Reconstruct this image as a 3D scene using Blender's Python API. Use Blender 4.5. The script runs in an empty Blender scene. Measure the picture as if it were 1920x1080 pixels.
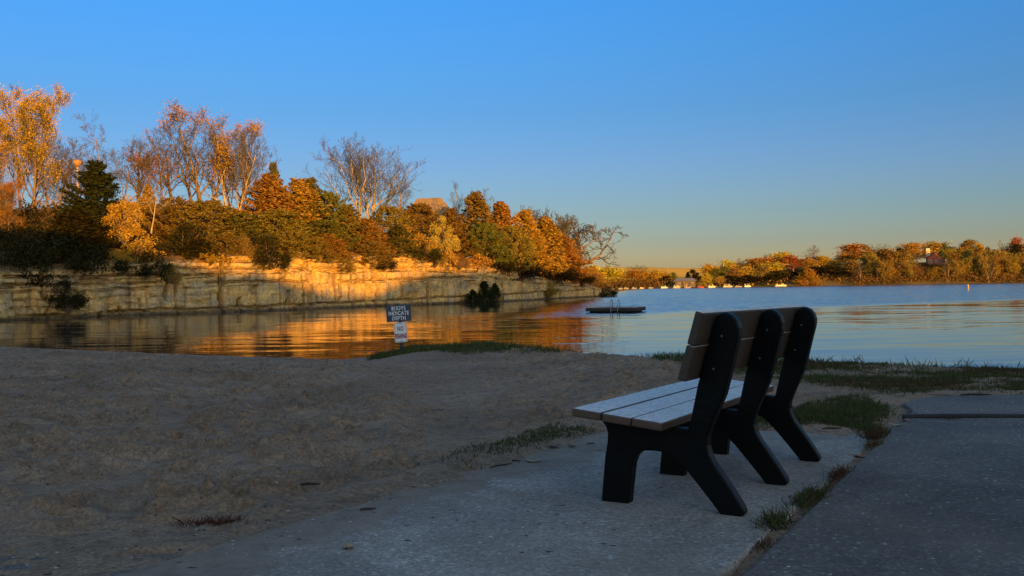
import bpy, math, random
import numpy as np
from mathutils import Matrix, Vector
R = math.radians
random.seed(7); rng = np.random.RandomState(11); rngC = np.random.RandomState(12); rngP = np.random.RandomState(13)
scn = bpy.context.scene
col = scn.collection

# ------------------------------------------------------------------ camera maths
F = 1720.0; ROLL = R(0.9); HC = 0.97
PITCH = math.atan2(-2.0, F)
cR, sR, cP, sP = math.cos(ROLL), math.sin(ROLL), math.cos(PITCH), math.sin(PITCH)
WZ = -0.78                                   # lake level (pavement is z = 0)
def ray(x, y):
    u = (x - 960) / F; v = (540 - y) / F
    u2 = u*cR + v*sR; v2 = -u*sR + v*cR
    return np.array([u2, cP - v2*sP, sP + v2*cP])
def at(x, y, Y):                             # the real-world point seen at a pixel when it stands Y metres away
    r = ray(x, y); return r*(Y/r[1]) + np.array([0, 0, HC])
def gnd(x, y, z=0.0):
    r = ray(x, y); return r*((z-HC)/r[2]) + np.array([0, 0, HC])

cam = bpy.data.cameras.new('camera'); camo = bpy.data.objects.new('camera', cam); col.objects.link(camo)
cam.sensor_width = 36; cam.lens = 36*F/1920; cam.clip_start = 0.05; cam.clip_end = 12000
m = Matrix(((cR, sR, 0), (sR*sP, -cR*sP, -cP), (-sR*cP, cR*cP, -sP)))
camo.matrix_world = Matrix.Translation((0, 0, HC)) @ m.to_4x4()
scn.camera = camo
scn.cycles.use_denoising = True; scn.cycles.denoising_prefilter = 'ACCURATE'

# ------------------------------------------------------------------ light
SUN_EL = R(5.0); SH = np.array([0.40, -0.9165]); ST = np.array([0.9165, 0.40])   # horizontal direction to the sun, and across it
wd = bpy.data.worlds.new('World'); scn.world = wd; wd.use_nodes = True
nt = wd.node_tree; nt.nodes.clear()
wo = nt.nodes.new('ShaderNodeOutputWorld'); bg = nt.nodes.new('ShaderNodeBackground')
sky = nt.nodes.new('ShaderNodeTexSky'); sky.sky_type = 'NISHITA'; sky.sun_disc = False
sky.sun_elevation = SUN_EL; sky.sun_rotation = math.atan2(SH[0], SH[1])
sky.altitude = 200; sky.air_density = 1.0; sky.dust_density = 1.0; sky.ozone_density = 2.0
bg.inputs[1].default_value = 0.15
# the clear, deep-blue autumn sky opposite the sun: the sky model's colour graded by height above the horizon
tcw = nt.nodes.new('ShaderNodeTexCoord'); spw = nt.nodes.new('ShaderNodeSeparateXYZ'); nt.links.new(tcw.outputs['Generated'], spw.inputs[0])
rw = nt.nodes.new('ShaderNodeValToRGB'); ew = rw.color_ramp.elements
GRADE = [(0.0, (0.415, 0.415, 0.59)), (0.025, (0.348, 0.335, 0.442)), (0.045, (0.268, 0.281, 0.402)), (0.075, (0.228, 0.268, 0.389)), (0.132, (0.201, 0.268, 0.442)), (0.187, (0.157, 0.281, 0.469)), (0.294, (0.131, 0.348, 0.616)), (0.6, (0.147, 0.348, 0.603)), (0.9, (0.9, 0.9, 0.9))]
while len(ew) < len(GRADE): ew.new(0.5)
for i, (p, c) in enumerate(GRADE): ew[i].position = p; ew[i].color = (*c, 1)
nt.links.new(spw.outputs[2], rw.inputs[0])
dw = nt.nodes.new('ShaderNodeVectorMath'); dw.operation = 'DOT_PRODUCT'; nt.links.new(tcw.outputs['Generated'], dw.inputs[0]); dw.inputs[1].default_value = (SH[0], SH[1], 0)
mw_ = nt.nodes.new('ShaderNodeMapRange'); mw_.interpolation_type = 'SMOOTHSTEP'; mw_.inputs[1].default_value = -0.35; mw_.inputs[2].default_value = 0.35; nt.links.new(dw.outputs['Value'], mw_.inputs[0])
gx_ = nt.nodes.new('ShaderNodeMix'); gx_.data_type = 'RGBA'; nt.links.new(mw_.outputs[0], gx_.inputs[0]); nt.links.new(rw.outputs[0], gx_.inputs[6]); gx_.inputs[7].default_value = (1.0, 0.95, 0.9, 1)
mu_ = nt.nodes.new('ShaderNodeMix'); mu_.data_type = 'RGBA'; mu_.blend_type = 'MULTIPLY'; mu_.inputs[0].default_value = 1.0
nt.links.new(sky.outputs[0], mu_.inputs[6]); nt.links.new(gx_.outputs[2], mu_.inputs[7])
nt.links.new(mu_.outputs[2], bg.inputs[0]); nt.links.new(bg.outputs[0], wo.inputs[0])
sl = bpy.data.lights.new('sun', 'SUN'); sl.energy = 2.7; sl.angle = R(0.5); sl.color = (1.0, 0.44, 0.03)
so = bpy.data.objects.new('sun', sl); col.objects.link(so)
to_sun = Vector((SH[0]*math.cos(SUN_EL), SH[1]*math.cos(SUN_EL), math.sin(SUN_EL)))
so.rotation_euler = to_sun.to_track_quat('Z', 'Y').to_euler(); so.location = (60, -120, 60)
vs = scn.view_settings; vs.view_transform = 'Standard'; vs.look = 'None'; vs.gamma = 1; vs.use_curve_mapping = False
vs.exposure = 1.8

# ------------------------------------------------------------------ noise
def _h(ix, iy, s):
    h = (ix.astype(np.int64)*374761393 + iy.astype(np.int64)*668265263 + s*982451653) & 0xffffffff
    h = ((h ^ (h >> 13))*1274126177) & 0xffffffff
    h = ((h ^ (h >> 16))*2246822519) & 0xffffffff
    return ((h ^ (h >> 15)) & 0xffffff)/float(0xffffff)
def vn(x, y, s=0):
    x = np.asarray(x, float); y = np.asarray(y, float)
    ix = np.floor(x); iy = np.floor(y); fx = x-ix; fy = y-iy
    fx = fx*fx*(3-2*fx); fy = fy*fy*(3-2*fy)
    a = _h(ix, iy, s); b = _h(ix+1, iy, s); c = _h(ix, iy+1, s); d = _h(ix+1, iy+1, s)
    return (a*(1-fx)+b*fx)*(1-fy) + (c*(1-fx)+d*fx)*fy - 0.5
def fbm(x, y, s=0, o=4, g=0.5):
    r = 0; a = 1
    for k in range(o):
        r = r + a*vn(x*2**k+k*17.3, y*2**k+k*9.1, s+k); a *= g
    return r
def sst(a, b, x):
    t = np.clip((np.asarray(x, float)-a)/(b-a), 0, 1); return t*t*(3-2*t)

# ------------------------------------------------------------------ object helpers
def mesh_arrays(name, V, Fc):
    """V (n,3), Fc (m,k) array of k-gons."""
    V = np.asarray(V, np.float32); Fc = np.asarray(Fc, np.int32); k = Fc.shape[1]
    me = bpy.data.meshes.new(name)
    me.vertices.add(len(V)); me.vertices.foreach_set('co', V.ravel())
    me.loops.add(Fc.size); me.loops.foreach_set('vertex_index', Fc.ravel())
    me.polygons.add(len(Fc)); me.polygons.foreach_set('loop_start', np.arange(0, Fc.size, k, dtype=np.int32))
    me.polygons.foreach_set('loop_total', np.full(len(Fc), k, np.int32))
    me.update(calc_edges=True); me.validate()
    return me
def link(name, me, mat=None, parent=None, smooth=False):
    o = bpy.data.objects.new(name, me); col.objects.link(o)
    if mat is not None and len(me.materials) == 0: me.materials.append(mat)
    if parent is not None: o.parent = parent
    if smooth: me.polygons.foreach_set('use_smooth', np.ones(len(me.polygons), bool))
    return o
def tag(o, label=None, cat=None, group=None, kind=None):
    if label: o['label'] = label
    if cat: o['category'] = cat
    if group: o['group'] = group
    if kind: o['kind'] = kind
    return o
def empty(name, loc=(0, 0, 0), rz=0.0):
    o = bpy.data.objects.new(name, None); col.objects.link(o); o.location = loc; o.rotation_euler = (0, 0, rz); o.empty_display_size = 0.2
    return o
def copy_tree(o, parent=None):
    c = o.copy(); col.objects.link(c)
    if parent is not None: c.parent = parent
    for ch in [x for x in o.children]: copy_tree(ch, c)
    return c
def grid_faces(nr, nc):
    i = np.arange(nr-1)[:, None]*nc + np.arange(nc-1)[None, :]
    return np.stack([i, i+1, i+nc+1, i+nc], -1).reshape(-1, 4)
class MB:
    """collects simple shapes into one mesh"""
    def __init__(s): s.v = []; s.f = []
    def add(s, v, f):
        n = len(s.v); s.v += [tuple(p) for p in v]; s.f += [tuple(i+n for i in q) for q in f]
    def box(s, c, d, M=None, taper=1.0):
        x, y, z = d[0]/2, d[1]/2, d[2]/2
        v = [(-x, -y, -z), (x, -y, -z), (x, y, -z), (-x, y, -z), (-x*taper, -y*taper, z), (x*taper, -y*taper, z), (x*taper, y*taper, z), (-x*taper, y*taper, z)]
        v = [Vector(p) for p in v]
        if M: v = [M @ p for p in v]
        v = [p+Vector(c) for p in v]
        s.add(v, [(3, 2, 1, 0), (4, 5, 6, 7), (0, 1, 5, 4), (1, 2, 6, 5), (2, 3, 7, 6), (3, 0, 4, 7)])
    def tube(s, path, rad, n=6, cap=True):
        path = [Vector(p) for p in path]
        if not hasattr(rad, '__len__'): rad = [rad]*len(path)
        b = len(s.v); prev = None
        for i, p in enumerate(path):
            d = (path[min(i+1, len(path)-1)]-path[max(i-1, 0)]).normalized()
            if prev is None:
                a = Vector((0, 0, 1)) if abs(d.z) < 0.9 else Vector((1, 0, 0)); u = d.cross(a).normalized()
            else: u = (prev-d*prev.dot(d)).normalized()
            prev = u; w = d.cross(u)
            for k in range(n):
                t = 2*math.pi*k/n; s.v.append(tuple(p+(u*math.cos(t)+w*math.sin(t))*rad[i]))
        for i in range(len(path)-1):
            for k in range(n):
                s.f.append((b+i*n+k, b+i*n+(k+1) % n, b+(i+1)*n+(k+1) % n, b+(i+1)*n+k))
        if cap:
            s.f.append(tuple(b+k for k in reversed(range(n)))); e = b+(len(path)-1)*n; s.f.append(tuple(e+k for k in range(n)))
    def lathe(s, prof, c=(0, 0, 0), n=16):
        b = len(s.v)
        for r, z in prof:
            for k in range(n):
                t = 2*math.pi*k/n; s.v.append((c[0]+r*math.cos(t), c[1]+r*math.sin(t), c[2]+z))
        for i in range(len(prof)-1):
            for k in range(n): s.f.append((b+i*n+k, b+i*n+(k+1) % n, b+(i+1)*n+(k+1) % n, b+(i+1)*n+k))
        s.f.append(tuple(b+k for k in reversed(range(n)))); e = b+(len(prof)-1)*n; s.f.append(tuple(e+k for k in range(n)))
    def prism(s, poly, h0, h1, fn):
        """poly in 2D, extruded between h0 and h1; fn(a,b,h) -> point"""
        n = len(poly); v = [fn(a, b, h0) for a, b in poly]+[fn(a, b, h1) for a, b in poly]
        s.add(v, [tuple(reversed(range(n))), tuple(range(n, 2*n))]+[(i, (i+1) % n, n+(i+1) % n, n+i) for i in range(n)])
    def mesh(s, name):
        me = bpy.data.meshes.new(name); me.from_pydata(s.v, [], s.f); me.update(); return me
    def build(s, name, mat, parent=None, bevel=0.0, smooth=False, seg=2):
        o = link(name, s.mesh(name), mat, parent, smooth)
        if bevel:
            md = o.modifiers.new('bevel', 'BEVEL'); md.width = bevel; md.segments = seg; md.limit_method = 'ANGLE'; md.angle_limit = R(35)
        return o

# ------------------------------------------------------------------ materials
def new_mat(name):
    ma = bpy.data.materials.new(name); ma.use_nodes = True; t = ma.node_tree
    return ma, t, t.nodes['Principled BSDF']
def N(t, typ, **kw):
    n = t.nodes.new(typ)
    for k, v in kw.items():
        if k in n.inputs: n.inputs[k].default_value = v
        else: setattr(n, k, v)
    return n
def ramp(t, src, stops):
    r = t.nodes.new('ShaderNodeValToRGB'); e = r.color_ramp.elements
    while len(e) < len(stops): e.new(0.5)
    for i, (p, c) in enumerate(stops):
        e[i].position = p; e[i].color = (*c, 1) if len(c) == 3 else c
    t.links.new(src, r.inputs[0]); return r.outputs[0]
def mixc(t, fac, a, b, mode='MIX'):
    n = t.nodes.new('ShaderNodeMix'); n.data_type = 'RGBA'; n.blend_type = mode
    for i, x in ((0, fac), (6, a), (7, b)):
        if isinstance(x, bpy.types.NodeSocket): t.links.new(x, n.inputs[i])
        else: n.inputs[i].default_value = x if i == 0 else (*x, 1)
    return n.outputs[2]
def mathn(t, op, a, b=0.0, c=0.0):
    n = t.nodes.new('ShaderNodeMath'); n.operation = op
    for i, x in enumerate((a, b, c)):
        if isinstance(x, bpy.types.NodeSocket): t.links.new(x, n.inputs[i])
        else: n.inputs[i].default_value = x
    return n.outputs[0]
def objco(t, scale=(1, 1, 1), geo=False):
    if geo: s = t.nodes.new('ShaderNodeNewGeometry').outputs['Position']
    else: s = t.nodes.new('ShaderNodeTexCoord').outputs['Object']
    mp = t.nodes.new('ShaderNodeMapping'); mp.inputs['Scale'].default_value = scale
    t.links.new(s, mp.inputs[0]); return mp.outputs[0]
def noise(t, vec, scale, detail=4, rough=0.55, dist=0.0):
    n = N(t, 'ShaderNodeTexNoise', Scale=scale, Detail=detail, Roughness=rough, Distortion=dist)
    t.links.new(vec, n.inputs['Vector']); return n.outputs[0]
def bump(t, b, h, strength, dist=0.02):
    n = N(t, 'ShaderNodeBump', Strength=strength, Distance=dist); t.links.new(h, n.inputs['Height']); t.links.new(n.outputs[0], b.inputs['Normal']); return n

def mat_plain(name, c, rough=0.6, var=0.25, scale=8, bmp=0.2, spec=0.5, metal=0.0):
    ma, t, b = new_mat(name); co = objco(t); n = noise(t, co, scale, 5)
    cc = ramp(t, n, [(0.3, [x*(1-var) for x in c]), (0.7, [min(1, x*(1+var)) for x in c])])
    t.links.new(cc, b.inputs['Base Color']); b.inputs['Roughness'].default_value = rough; b.inputs['Metallic'].default_value = metal
    b.inputs['Specular IOR Level'].default_value = spec
    if bmp: bump(t, b, noise(t, co, scale*6, 3), bmp, 0.01)
    return ma
def mat_leaf(name, cols, trans=0.35, per_obj=0.25):
    """each leaf is its own island: its colour is picked at random from a few leaf colours"""
    ma, t, b = new_mat(name); t.nodes.remove(b); out = t.nodes['Material Output']
    g = t.nodes.new('ShaderNodeNewGeometry'); k = len(cols)
    c = ramp(t, g.outputs['Random Per Island'], [(i/(k-1), cc) for i, cc in enumerate(cols)])
    oi = t.nodes.new('ShaderNodeObjectInfo'); h = N(t, 'ShaderNodeHueSaturation')
    t.links.new(mathn(t, 'MULTIPLY_ADD', oi.outputs['Random'], 0.05, 0.475), h.inputs['Hue'])
    t.links.new(mathn(t, 'MULTIPLY_ADD', oi.outputs['Random'], per_obj, 1-per_obj/2), h.inputs['Value'])
    t.links.new(c, h.inputs['Color'])
    d = t.nodes.new('ShaderNodeBsdfDiffuse'); tr = t.nodes.new('ShaderNodeBsdfTranslucent'); mx = t.nodes.new('ShaderNodeMixShader')
    mx.inputs[0].default_value = trans
    for s in (d, tr): t.links.new(h.outputs[0], s.inputs[0])
    t.links.new(d.outputs[0], mx.inputs[1]); t.links.new(tr.outputs[0], mx.inputs[2]); t.links.new(mx.outputs[0], out.inputs[0])
    return ma
def mat_bark(name, a, bcol):
    ma, t, b = new_mat(name); co = objco(t, (1, 1, 0.25)); n = noise(t, co, 9, 5)
    t.links.new(ramp(t, n, [(0.3, a), (0.7, bcol)]), b.inputs['Base Color']); b.inputs['Roughness'].default_value = 0.9; b.inputs['Specular IOR Level'].default_value = 0.2
    return ma

M = {}
M['bark'] = mat_bark('bark_brown', (0.10, 0.065, 0.045), (0.24, 0.17, 0.12))
M['bark_pale'] = mat_bark('bark_pale', (0.22, 0.17, 0.12), (0.42, 0.34, 0.25))
M['twig'] = mat_bark('twig_brown', (0.060, 0.050, 0.028), (0.115, 0.095, 0.055))
M['twig_dark'] = mat_bark('twig_dark', (0.05, 0.035, 0.03), (0.10, 0.07, 0.055))
M['gold'] = mat_leaf('leaf_gold', [(0.56, 0.44, 0.04), (0.62, 0.50, 0.06), (0.55, 0.36, 0.03), (0.40, 0.28, 0.03)], 0.4)
M['yellow'] = mat_leaf('leaf_yellow', [(0.58, 0.48, 0.06), (0.50, 0.44, 0.08), (0.64, 0.54, 0.10), (0.38, 0.32, 0.05)], 0.4)
M['rust'] = mat_leaf('leaf_rust', [(0.40, 0.185, 0.028), (0.32, 0.14, 0.022), (0.45, 0.25, 0.035), (0.25, 0.10, 0.02)], 0.35)
M['orange'] = mat_leaf('leaf_orange', [(0.45, 0.24, 0.035), (0.38, 0.19, 0.03), (0.52, 0.32, 0.045), (0.28, 0.15, 0.03)], 0.35)
M['red'] = mat_leaf('leaf_red', [(0.32, 0.06, 0.025), (0.26, 0.045, 0.02), (0.40, 0.11, 0.025)], 0.35)
M['olive'] = mat_leaf('leaf_olive', [(0.26, 0.185, 0.035), (0.21, 0.15, 0.03), (0.32, 0.20, 0.04), (0.15, 0.10, 0.025)], 0.3)
M['brown'] = mat_leaf('leaf_brown', [(0.25, 0.16, 0.045), (0.19, 0.12, 0.038), (0.32, 0.20, 0.045), (0.13, 0.085, 0.03)], 0.25)
M['juniper'] = mat_leaf('needles_green', [(0.10, 0.115, 0.026), (0.14, 0.135, 0.03), (0.075, 0.092, 0.022), (0.18, 0.14, 0.03)], 0.15)
M['cedar'] = mat_leaf('needles_bronze', [(0.20, 0.14, 0.03), (0.15, 0.125, 0.028), (0.25, 0.16, 0.034), (0.11, 0.09, 0.024)], 0.15)
M['rustcedar'] = mat_leaf('needles_rust', [(0.30, 0.14, 0.03), (0.23, 0.125, 0.028), (0.36, 0.18, 0.034), (0.16, 0.09, 0.024)], 0.15)
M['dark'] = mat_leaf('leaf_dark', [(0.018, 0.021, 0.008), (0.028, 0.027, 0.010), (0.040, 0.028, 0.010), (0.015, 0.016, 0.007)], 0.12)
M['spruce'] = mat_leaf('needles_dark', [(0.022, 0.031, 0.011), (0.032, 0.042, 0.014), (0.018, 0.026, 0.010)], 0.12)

# ------------------------------------------------------------------ the quarry bluff: base line read off the water's edge
def smoothpoly(P, n, it=3):
    P = np.asarray(P, float)
    d = np.r_[0, np.cumsum(np.linalg.norm(np.diff(P[:, :2], axis=0), axis=1))]
    s = np.linspace(0, d[-1], n); Q = np.stack([np.interp(s, d, P[:, k]) for k in range(P.shape[1])], 1)
    w = max(3, n//40)
    ker = np.ones(2*w+1)/(2*w+1)
    for _ in range(it):
        for k in range(Q.shape[1]):
            e = np.r_[np.full(w, Q[0, k]), Q[:, k], np.full(w, Q[-1, k])]
            Q[1:-1, k] = np.convolve(e, ker, 'valid')[1:-1]
    return Q, s
# (pixel x, distance, pixel y of the rock's top)
CL = [(-330, 46, 500), (-150, 54, 512), (0, 63, 519), (100, 65.5, 512), (200, 69, 503), (300, 72, 494), (384, 75, 486), (480, 78, 482), (520, 80, 474), (600, 84, 475), (660, 89, 484),
      (720, 93, 476), (800, 97, 481), (880, 102, 490), (950, 110, 506), (1000, 117, 515), (1050, 127, 524), (1090, 135, 529), (1112, 139.5, 533), (1128, 142, 543), (1142, 144, 550), (1160, 147, 555)]
P = []
for x, D, yt in CL:
    p = at(x, yt, D); P.append((p[0], p[1], p[2], x))
CQ, CS = smoothpoly(P, 1500)
CT = np.gradient(CQ[:, :2], axis=0); CT /= np.linalg.norm(CT, axis=1)[:, None]
CNl = np.stack([CT[:, 1], -CT[:, 0]], 1)        # outward, over the water
def plateau_rise(d, x):
    """height of the ground behind the cliff's edge, d metres back"""
    amp = np.interp(x, [-300, 0, 300, 500, 700, 900, 1050, 1110, 1160], [7, 6.4, 5.4, 5.6, 6.0, 6.0, 3.0, 0.8, 0.0])
    return amp*sst(0.0, 26, d) + 0.25*np.minimum(d, 1.5)*(amp > 1)
def plateau(X, Y):
    j = np.argmin((CQ[:, 0]-X)**2+(CQ[:, 1]-Y)**2)
    d = max(0, -((X-CQ[j, 0])*CNl[j, 0]+(Y-CQ[j, 1])*CNl[j, 1]))
    return CQ[j, 2] + float(plateau_rise(d, CQ[j, 3]))
def cliffD(x): return float(np.interp(x, [c[0] for c in CL], [c[1] for c in CL]))
def cellrand(i, s): return _h(i, i*0+s*7, s)
def build_cliff():
    ns = len(CS); zr = 84
    # layer edges (fraction of the height); thin beds above, massive below
    S = CS[:, None]; t = np.linspace(0, 1, zr)[None, :]
    zb = WZ-0.6; top = CQ[:, 2][:, None]+0.12*vn(S*0.9, S*0, 3)+0.22*np.round(1.6*vn(S*0.25, S*0, 4)*2)/2
    z = zb+(top-zb)*t
    hz = z-WZ; H = top-WZ
    left = 0.45*(1-sst(18, 45, S))                        # the left part is thin bedded all the way down
    zw = hz + 0.10*fbm(S*0.35, S*0, 21, 3) + 0.10*vn(S*0.13+40, S*0, 22) + 0.10*fbm(S*0.9, hz*0.8, 23, 2) - 0.012*S
    disp = np.zeros_like(z); groove = np.zeros_like(z)
    def beds(th, seed, bw, amp):
        q = zw/th; l = np.floor(q + 0.35*cellrand(np.floor(q), seed)); f = q-np.floor(q)
        w = bw*(0.5+1.1*cellrand(l, seed+1)); c = np.floor(S/w+7*cellrand(l, seed+2)+0.15*fbm(S*0.6, zw*1.1, seed+5, 2)); fx = S/w+7*cellrand(l, seed+2); fx = fx-np.floor(fx)
        d = amp*(_h(l, c, seed+3)-0.5)*2
        edge = np.minimum(np.minimum(f, 1-f)*th, np.minimum(fx, 1-fx)*w)
        g = np.exp(-(edge/0.07)**2)*(_h(l, c, seed+4) > 0.25)
        return d, g
    dT, gT = beds(0.55, 31, 1.6, 0.20)
    dM, gM = beds(2.1, 51, 2.4, 0.34)
    up = np.clip(left + sst(0.66, 0.74, hz/H), 0, 1)
    disp += dT*up + dM*(1-up*0.6)
    groove += 0.42*gT*up + 0.42*gM*(1-up*0.5)
    led = np.exp(-((hz/H-0.70)/0.018)**2)*(1-left)      # the long ledge under the top beds
    groove += 0.30*led
    disp += -0.16*sst(0.70, 0.72, hz/H)*(1-left) - 0.12*sst(0.88, 0.9, hz/H+0.05*vn(S*0.4, S*0, 8))
    # tall vertical joints
    for k in range(80):
        s0 = rngC.uniform(3, CS[-1]-4); w = rngC.uniform(0.06, 0.20); dp = rngC.uniform(0.4, 1.3)
        lo, hi = sorted(rngC.uniform(-0.1, 1.1, 2)); 
        if hi-lo < 0.4: lo -= 0.4
        wig = s0+0.3*fbm(z*0.8, z*0+k, 60+k, 2)
        groove += dp*np.exp(-((S-wig)/w)**2)*sst(lo-0.05, lo+0.05, t)*(1-sst(hi-0.05, hi+0.05, t))
    disp += 0.55*fbm(S*0.11, z*0.10, 5, 3) + 0.30*fbm(S*0.7, z*0.9, 6, 4) + 0.16*fbm(S*2.2, z*2.6, 7, 3)
    disp = disp - groove + 0.35*np.exp(-(hz/0.25)**2)*(0.4+vn(S*0.8, S*0, 12)) - 0.015*hz
    tip = sst(CS[-1]-14, CS[-1]-2, S); disp = disp*(1-0.7*tip)
    X = CQ[:, 0][:, None]+CNl[:, 0][:, None]*disp; Y = CQ[:, 1][:, None]+CNl[:, 1][:, None]*disp
    # the ground on top
    ds = np.array([0.25, 0.6, 1.1, 1.8, 2.8, 4, 6, 9, 13, 18, 24, 32, 45, 70])
    d = ds[None, :]; xq = CQ[:, 3][:, None]
    X2 = CQ[:, 0][:, None]-CNl[:, 0][:, None]*d+disp[:, -1:]*np.exp(-d)*CNl[:, 0][:, None]; Y2 = CQ[:, 1][:, None]-CNl[:, 1][:, None]*d+disp[:, -1:]*np.exp(-d)*CNl[:, 1][:, None]
    Z2 = top[:, :1]*np.ones_like(d)+plateau_rise(d, xq)+0.25*fbm(S*0.8, d*0.8, 15, 3)*np.minimum(1, d)
    Z2 = np.where(tip > 0, Z2-(tip*np.minimum(d, 14)*0.28), Z2)
    XX = np.hstack([X, X2]); YY = np.hstack([Y, Y2]); ZZ = np.hstack([z*np.ones_like(X), Z2])
    V = np.stack([XX, YY, ZZ], -1).reshape(-1, 3)
    Fc = grid_faces(ns, XX.shape[1])[:, ::-1]
    ma, t_, b = new_mat('limestone')
    g = t_.nodes.new('ShaderNodeNewGeometry'); pos = g.outputs['Position']
    def mp(sc):
        q = t_.nodes.new('ShaderNodeMapping'); q.inputs['Scale'].default_value = sc; t_.links.new(pos, q.inputs[0]); return q.outputs[0]
    base = ramp(t_, noise(t_, mp((0.5, 0.5, 1.2)), 1.0, 6, 0.6), [(0.25, (0.42, 0.25, 0.085)), (0.5, (0.62, 0.41, 0.155)), (0.75, (0.68, 0.475, 0.205))])
    fine = ramp(t_, noise(t_, mp((1, 1, 1)), 5.0, 5, 0.65), [(0.3, (0.55, 0.55, 0.55)), (0.7, (1.12, 1.1, 1.08))])
    base = mixc(t_, ramp(t_, noise(t_, mp((0.35, 0.35, 0.6)), 1.3, 5, 0.65), [(0.45, (0, 0, 0)), (0.6, (1, 1, 1))]), base, (0.40, 0.32, 0.20))
    c = mixc(t_, 1.0, base, fine, 'MULTIPLY')
    def noise3(v, sc_):
        n_ = N(t_, 'ShaderNodeTexNoise', Scale=sc_, Detail=5, Roughness=0.65); t_.links.new(v, n_.inputs['Vector']); return n_.outputs['Color']
    def vadd_(p_, q_):
        n_ = t_.nodes.new('ShaderNodeVectorMath'); t_.links.new(p_, n_.inputs[0]); t_.links.new(q_, n_.inputs[1]); return n_.outputs[0]
    ck = N(t_, 'ShaderNodeTexVoronoi', Scale=0.7); ck.feature = 'DISTANCE_TO_EDGE'; t_.links.new(vadd_(mp((1.3, 1.3, 0.55)), noise3(mp((1, 1, 1)), 1.1)), ck.inputs['Vector'])
    c = mixc(t_, mathn(t_, 'MULTIPLY', ramp(t_, ck.outputs['Distance'], [(0.006, (1, 1, 1)), (0.03, (0, 0, 0))]), ramp(t_, noise(t_, mp((1, 1, 1)), 0.55, 4, 0.6), [(0.5, (0, 0, 0)), (0.62, (0.7, 0.7, 0.7))])), c, (0.10, 0.07, 0.045))
    st = ramp(t_, noise(t_, mp((1.5, 1.5, 0.10)), 0.8, 4, 0.6, 0.4), [(0.52, (0, 0, 0)), (0.66, (1, 1, 1))])          # seep stains running down
    c = mixc(t_, mathn(t_, 'MULTIPLY', st, 0.72), c, (0.085, 0.062, 0.045))
    rs = ramp(t_, noise(t_, mp((0.9, 0.9, 0.16)), 1.1, 3, 0.5, 0.3), [(0.55, (0, 0, 0)), (0.7, (1, 1, 1))])
    c = mixc(t_, mathn(t_, 'MULTIPLY', rs, 0.5), c, (0.30, 0.15, 0.05))
    sep = t_.nodes.new('ShaderNodeSeparateXYZ'); t_.links.new(pos, sep.inputs[0])
    wet = N(t_, 'ShaderNodeMapRange'); wet.inputs[1].default_value = WZ+0.38; wet.inputs[2].default_value = WZ+0.16; t_.links.new(mathn(t_, 'MULTIPLY_ADD', noise(t_, mp((1, 1, 1)), 1.2, 3), 0.3, mathn(t_, 'SUBTRACT', sep.outputs[2], 0.15)), wet.inputs[0])
    c = mixc(t_, mathn(t_, 'MULTIPLY', wet.outputs[0], 0.85), c, (0.035, 0.03, 0.025))
    sn = t_.nodes.new('ShaderNodeSeparateXYZ'); t_.links.new(g.outputs['True Normal'], sn.inputs[0])
    flat = N(t_, 'ShaderNodeMapRange'); flat.inputs[1].default_value = 0.55; flat.inputs[2].default_value = 0.85; t_.links.new(sn.outputs[2], flat.inputs[0])
    soil = ramp(t_, noise(t_, mp((1, 1, 1)), 1.3, 5), [(0.3, (0.06, 0.045, 0.018)), (0.5, (0.17, 0.10, 0.035)), (0.7, (0.26, 0.15, 0.045))])
    c = mixc(t_, flat.outputs[0], c, soil)
    t_.links.new(c, b.inputs['Base Color']); b.inputs['Roughness'].default_value = 0.95; b.inputs['Specular IOR Level'].default_value = 0.15
    bump(t_, b, noise(t_, mp((1, 1, 1.6)), 3.5, 6, 0.7), 0.8, 0.12)
    o = link('cliff', mesh_arrays('cliff', V, Fc), ma); tag(o, kind='structure')
    return o
build_cliff()

# ------------------------------------------------------------------ the big ground sheet: lake bed, far shores, an unseen rise added behind the camera to cast shade
YS = 418.0                                         # far shoreline
def far_ground(X, Y):
    d = Y-YS-14*fbm(X*0.012, X*0, 71, 3)*2
    right = sst(105, 150, X)
    z = WZ-0.25 + np.clip(d, 0, 14)*0.06 + right*10.5*sst(2, 60, d)*(1-0.9*sst(90, 200, d)) + (1-right)*2.5*sst(8, 110, d)
    z = z + (1-sst(30, 60, X))*5.0*sst(10, 120, d)
    hill = 12.5*sst(540, 780, Y)+3.0*sst(780, 1000, Y)
    return np.where(d < 0, np.maximum(-3.5, WZ-0.25+d*0.1), z+hill) + 0.5*fbm(X*0.02, Y*0.02, 72, 3)*(d > 20)
def ridge_h(t):
    """crest of the rise behind the camera, t metres across the sun's direction: shaped so that its shadow ends on the bluff"""
    zs = np.interp(t, [-80, -12, -7, -2, 2, 5, 8, 11, 14, 18, 22, 26, 29, 32, 38, 44, 52, 60, 75, 90, 110],
                      [7.0, 6.8, 6.6, 6.0, 4.6, 3.6, 2.9, 2.6, 1.9, 0.9, 0.4, 0.8, 2.0, 2.6, 2.7, 3.0, 2.6, 2.2, 1.0, -1, -3])
    q = np.interp(t, [-20, 11, 26, 48, 72], [-68, -77, -91, -105, -124])
    return zs + (55-q)*math.tan(SUN_EL)
def near_sheet(X, Y):
    q = X*SH[0]+Y*SH[1]; t = X*ST[0]+Y*ST[1]
    H = np.where(t < 115, ridge_h(np.clip(t, -200, 115)), 9-0.0*t)
    H = H + 0.35*fbm(t*0.45, t*0, 81, 4)*(t < 115)
    rise = np.where(q < 55, sst(14, 55, q), 1.0-0.3*sst(60, 160, q))
    z = -0.16 + rise*(H+0.16)
    return z
xs = np.unique(np.r_[np.arange(-60, 90, 1.0), np.arange(-300, 420, 8.0), np.linspace(-3500, -300, 30), np.linspace(420, 4000, 30)])
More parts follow.
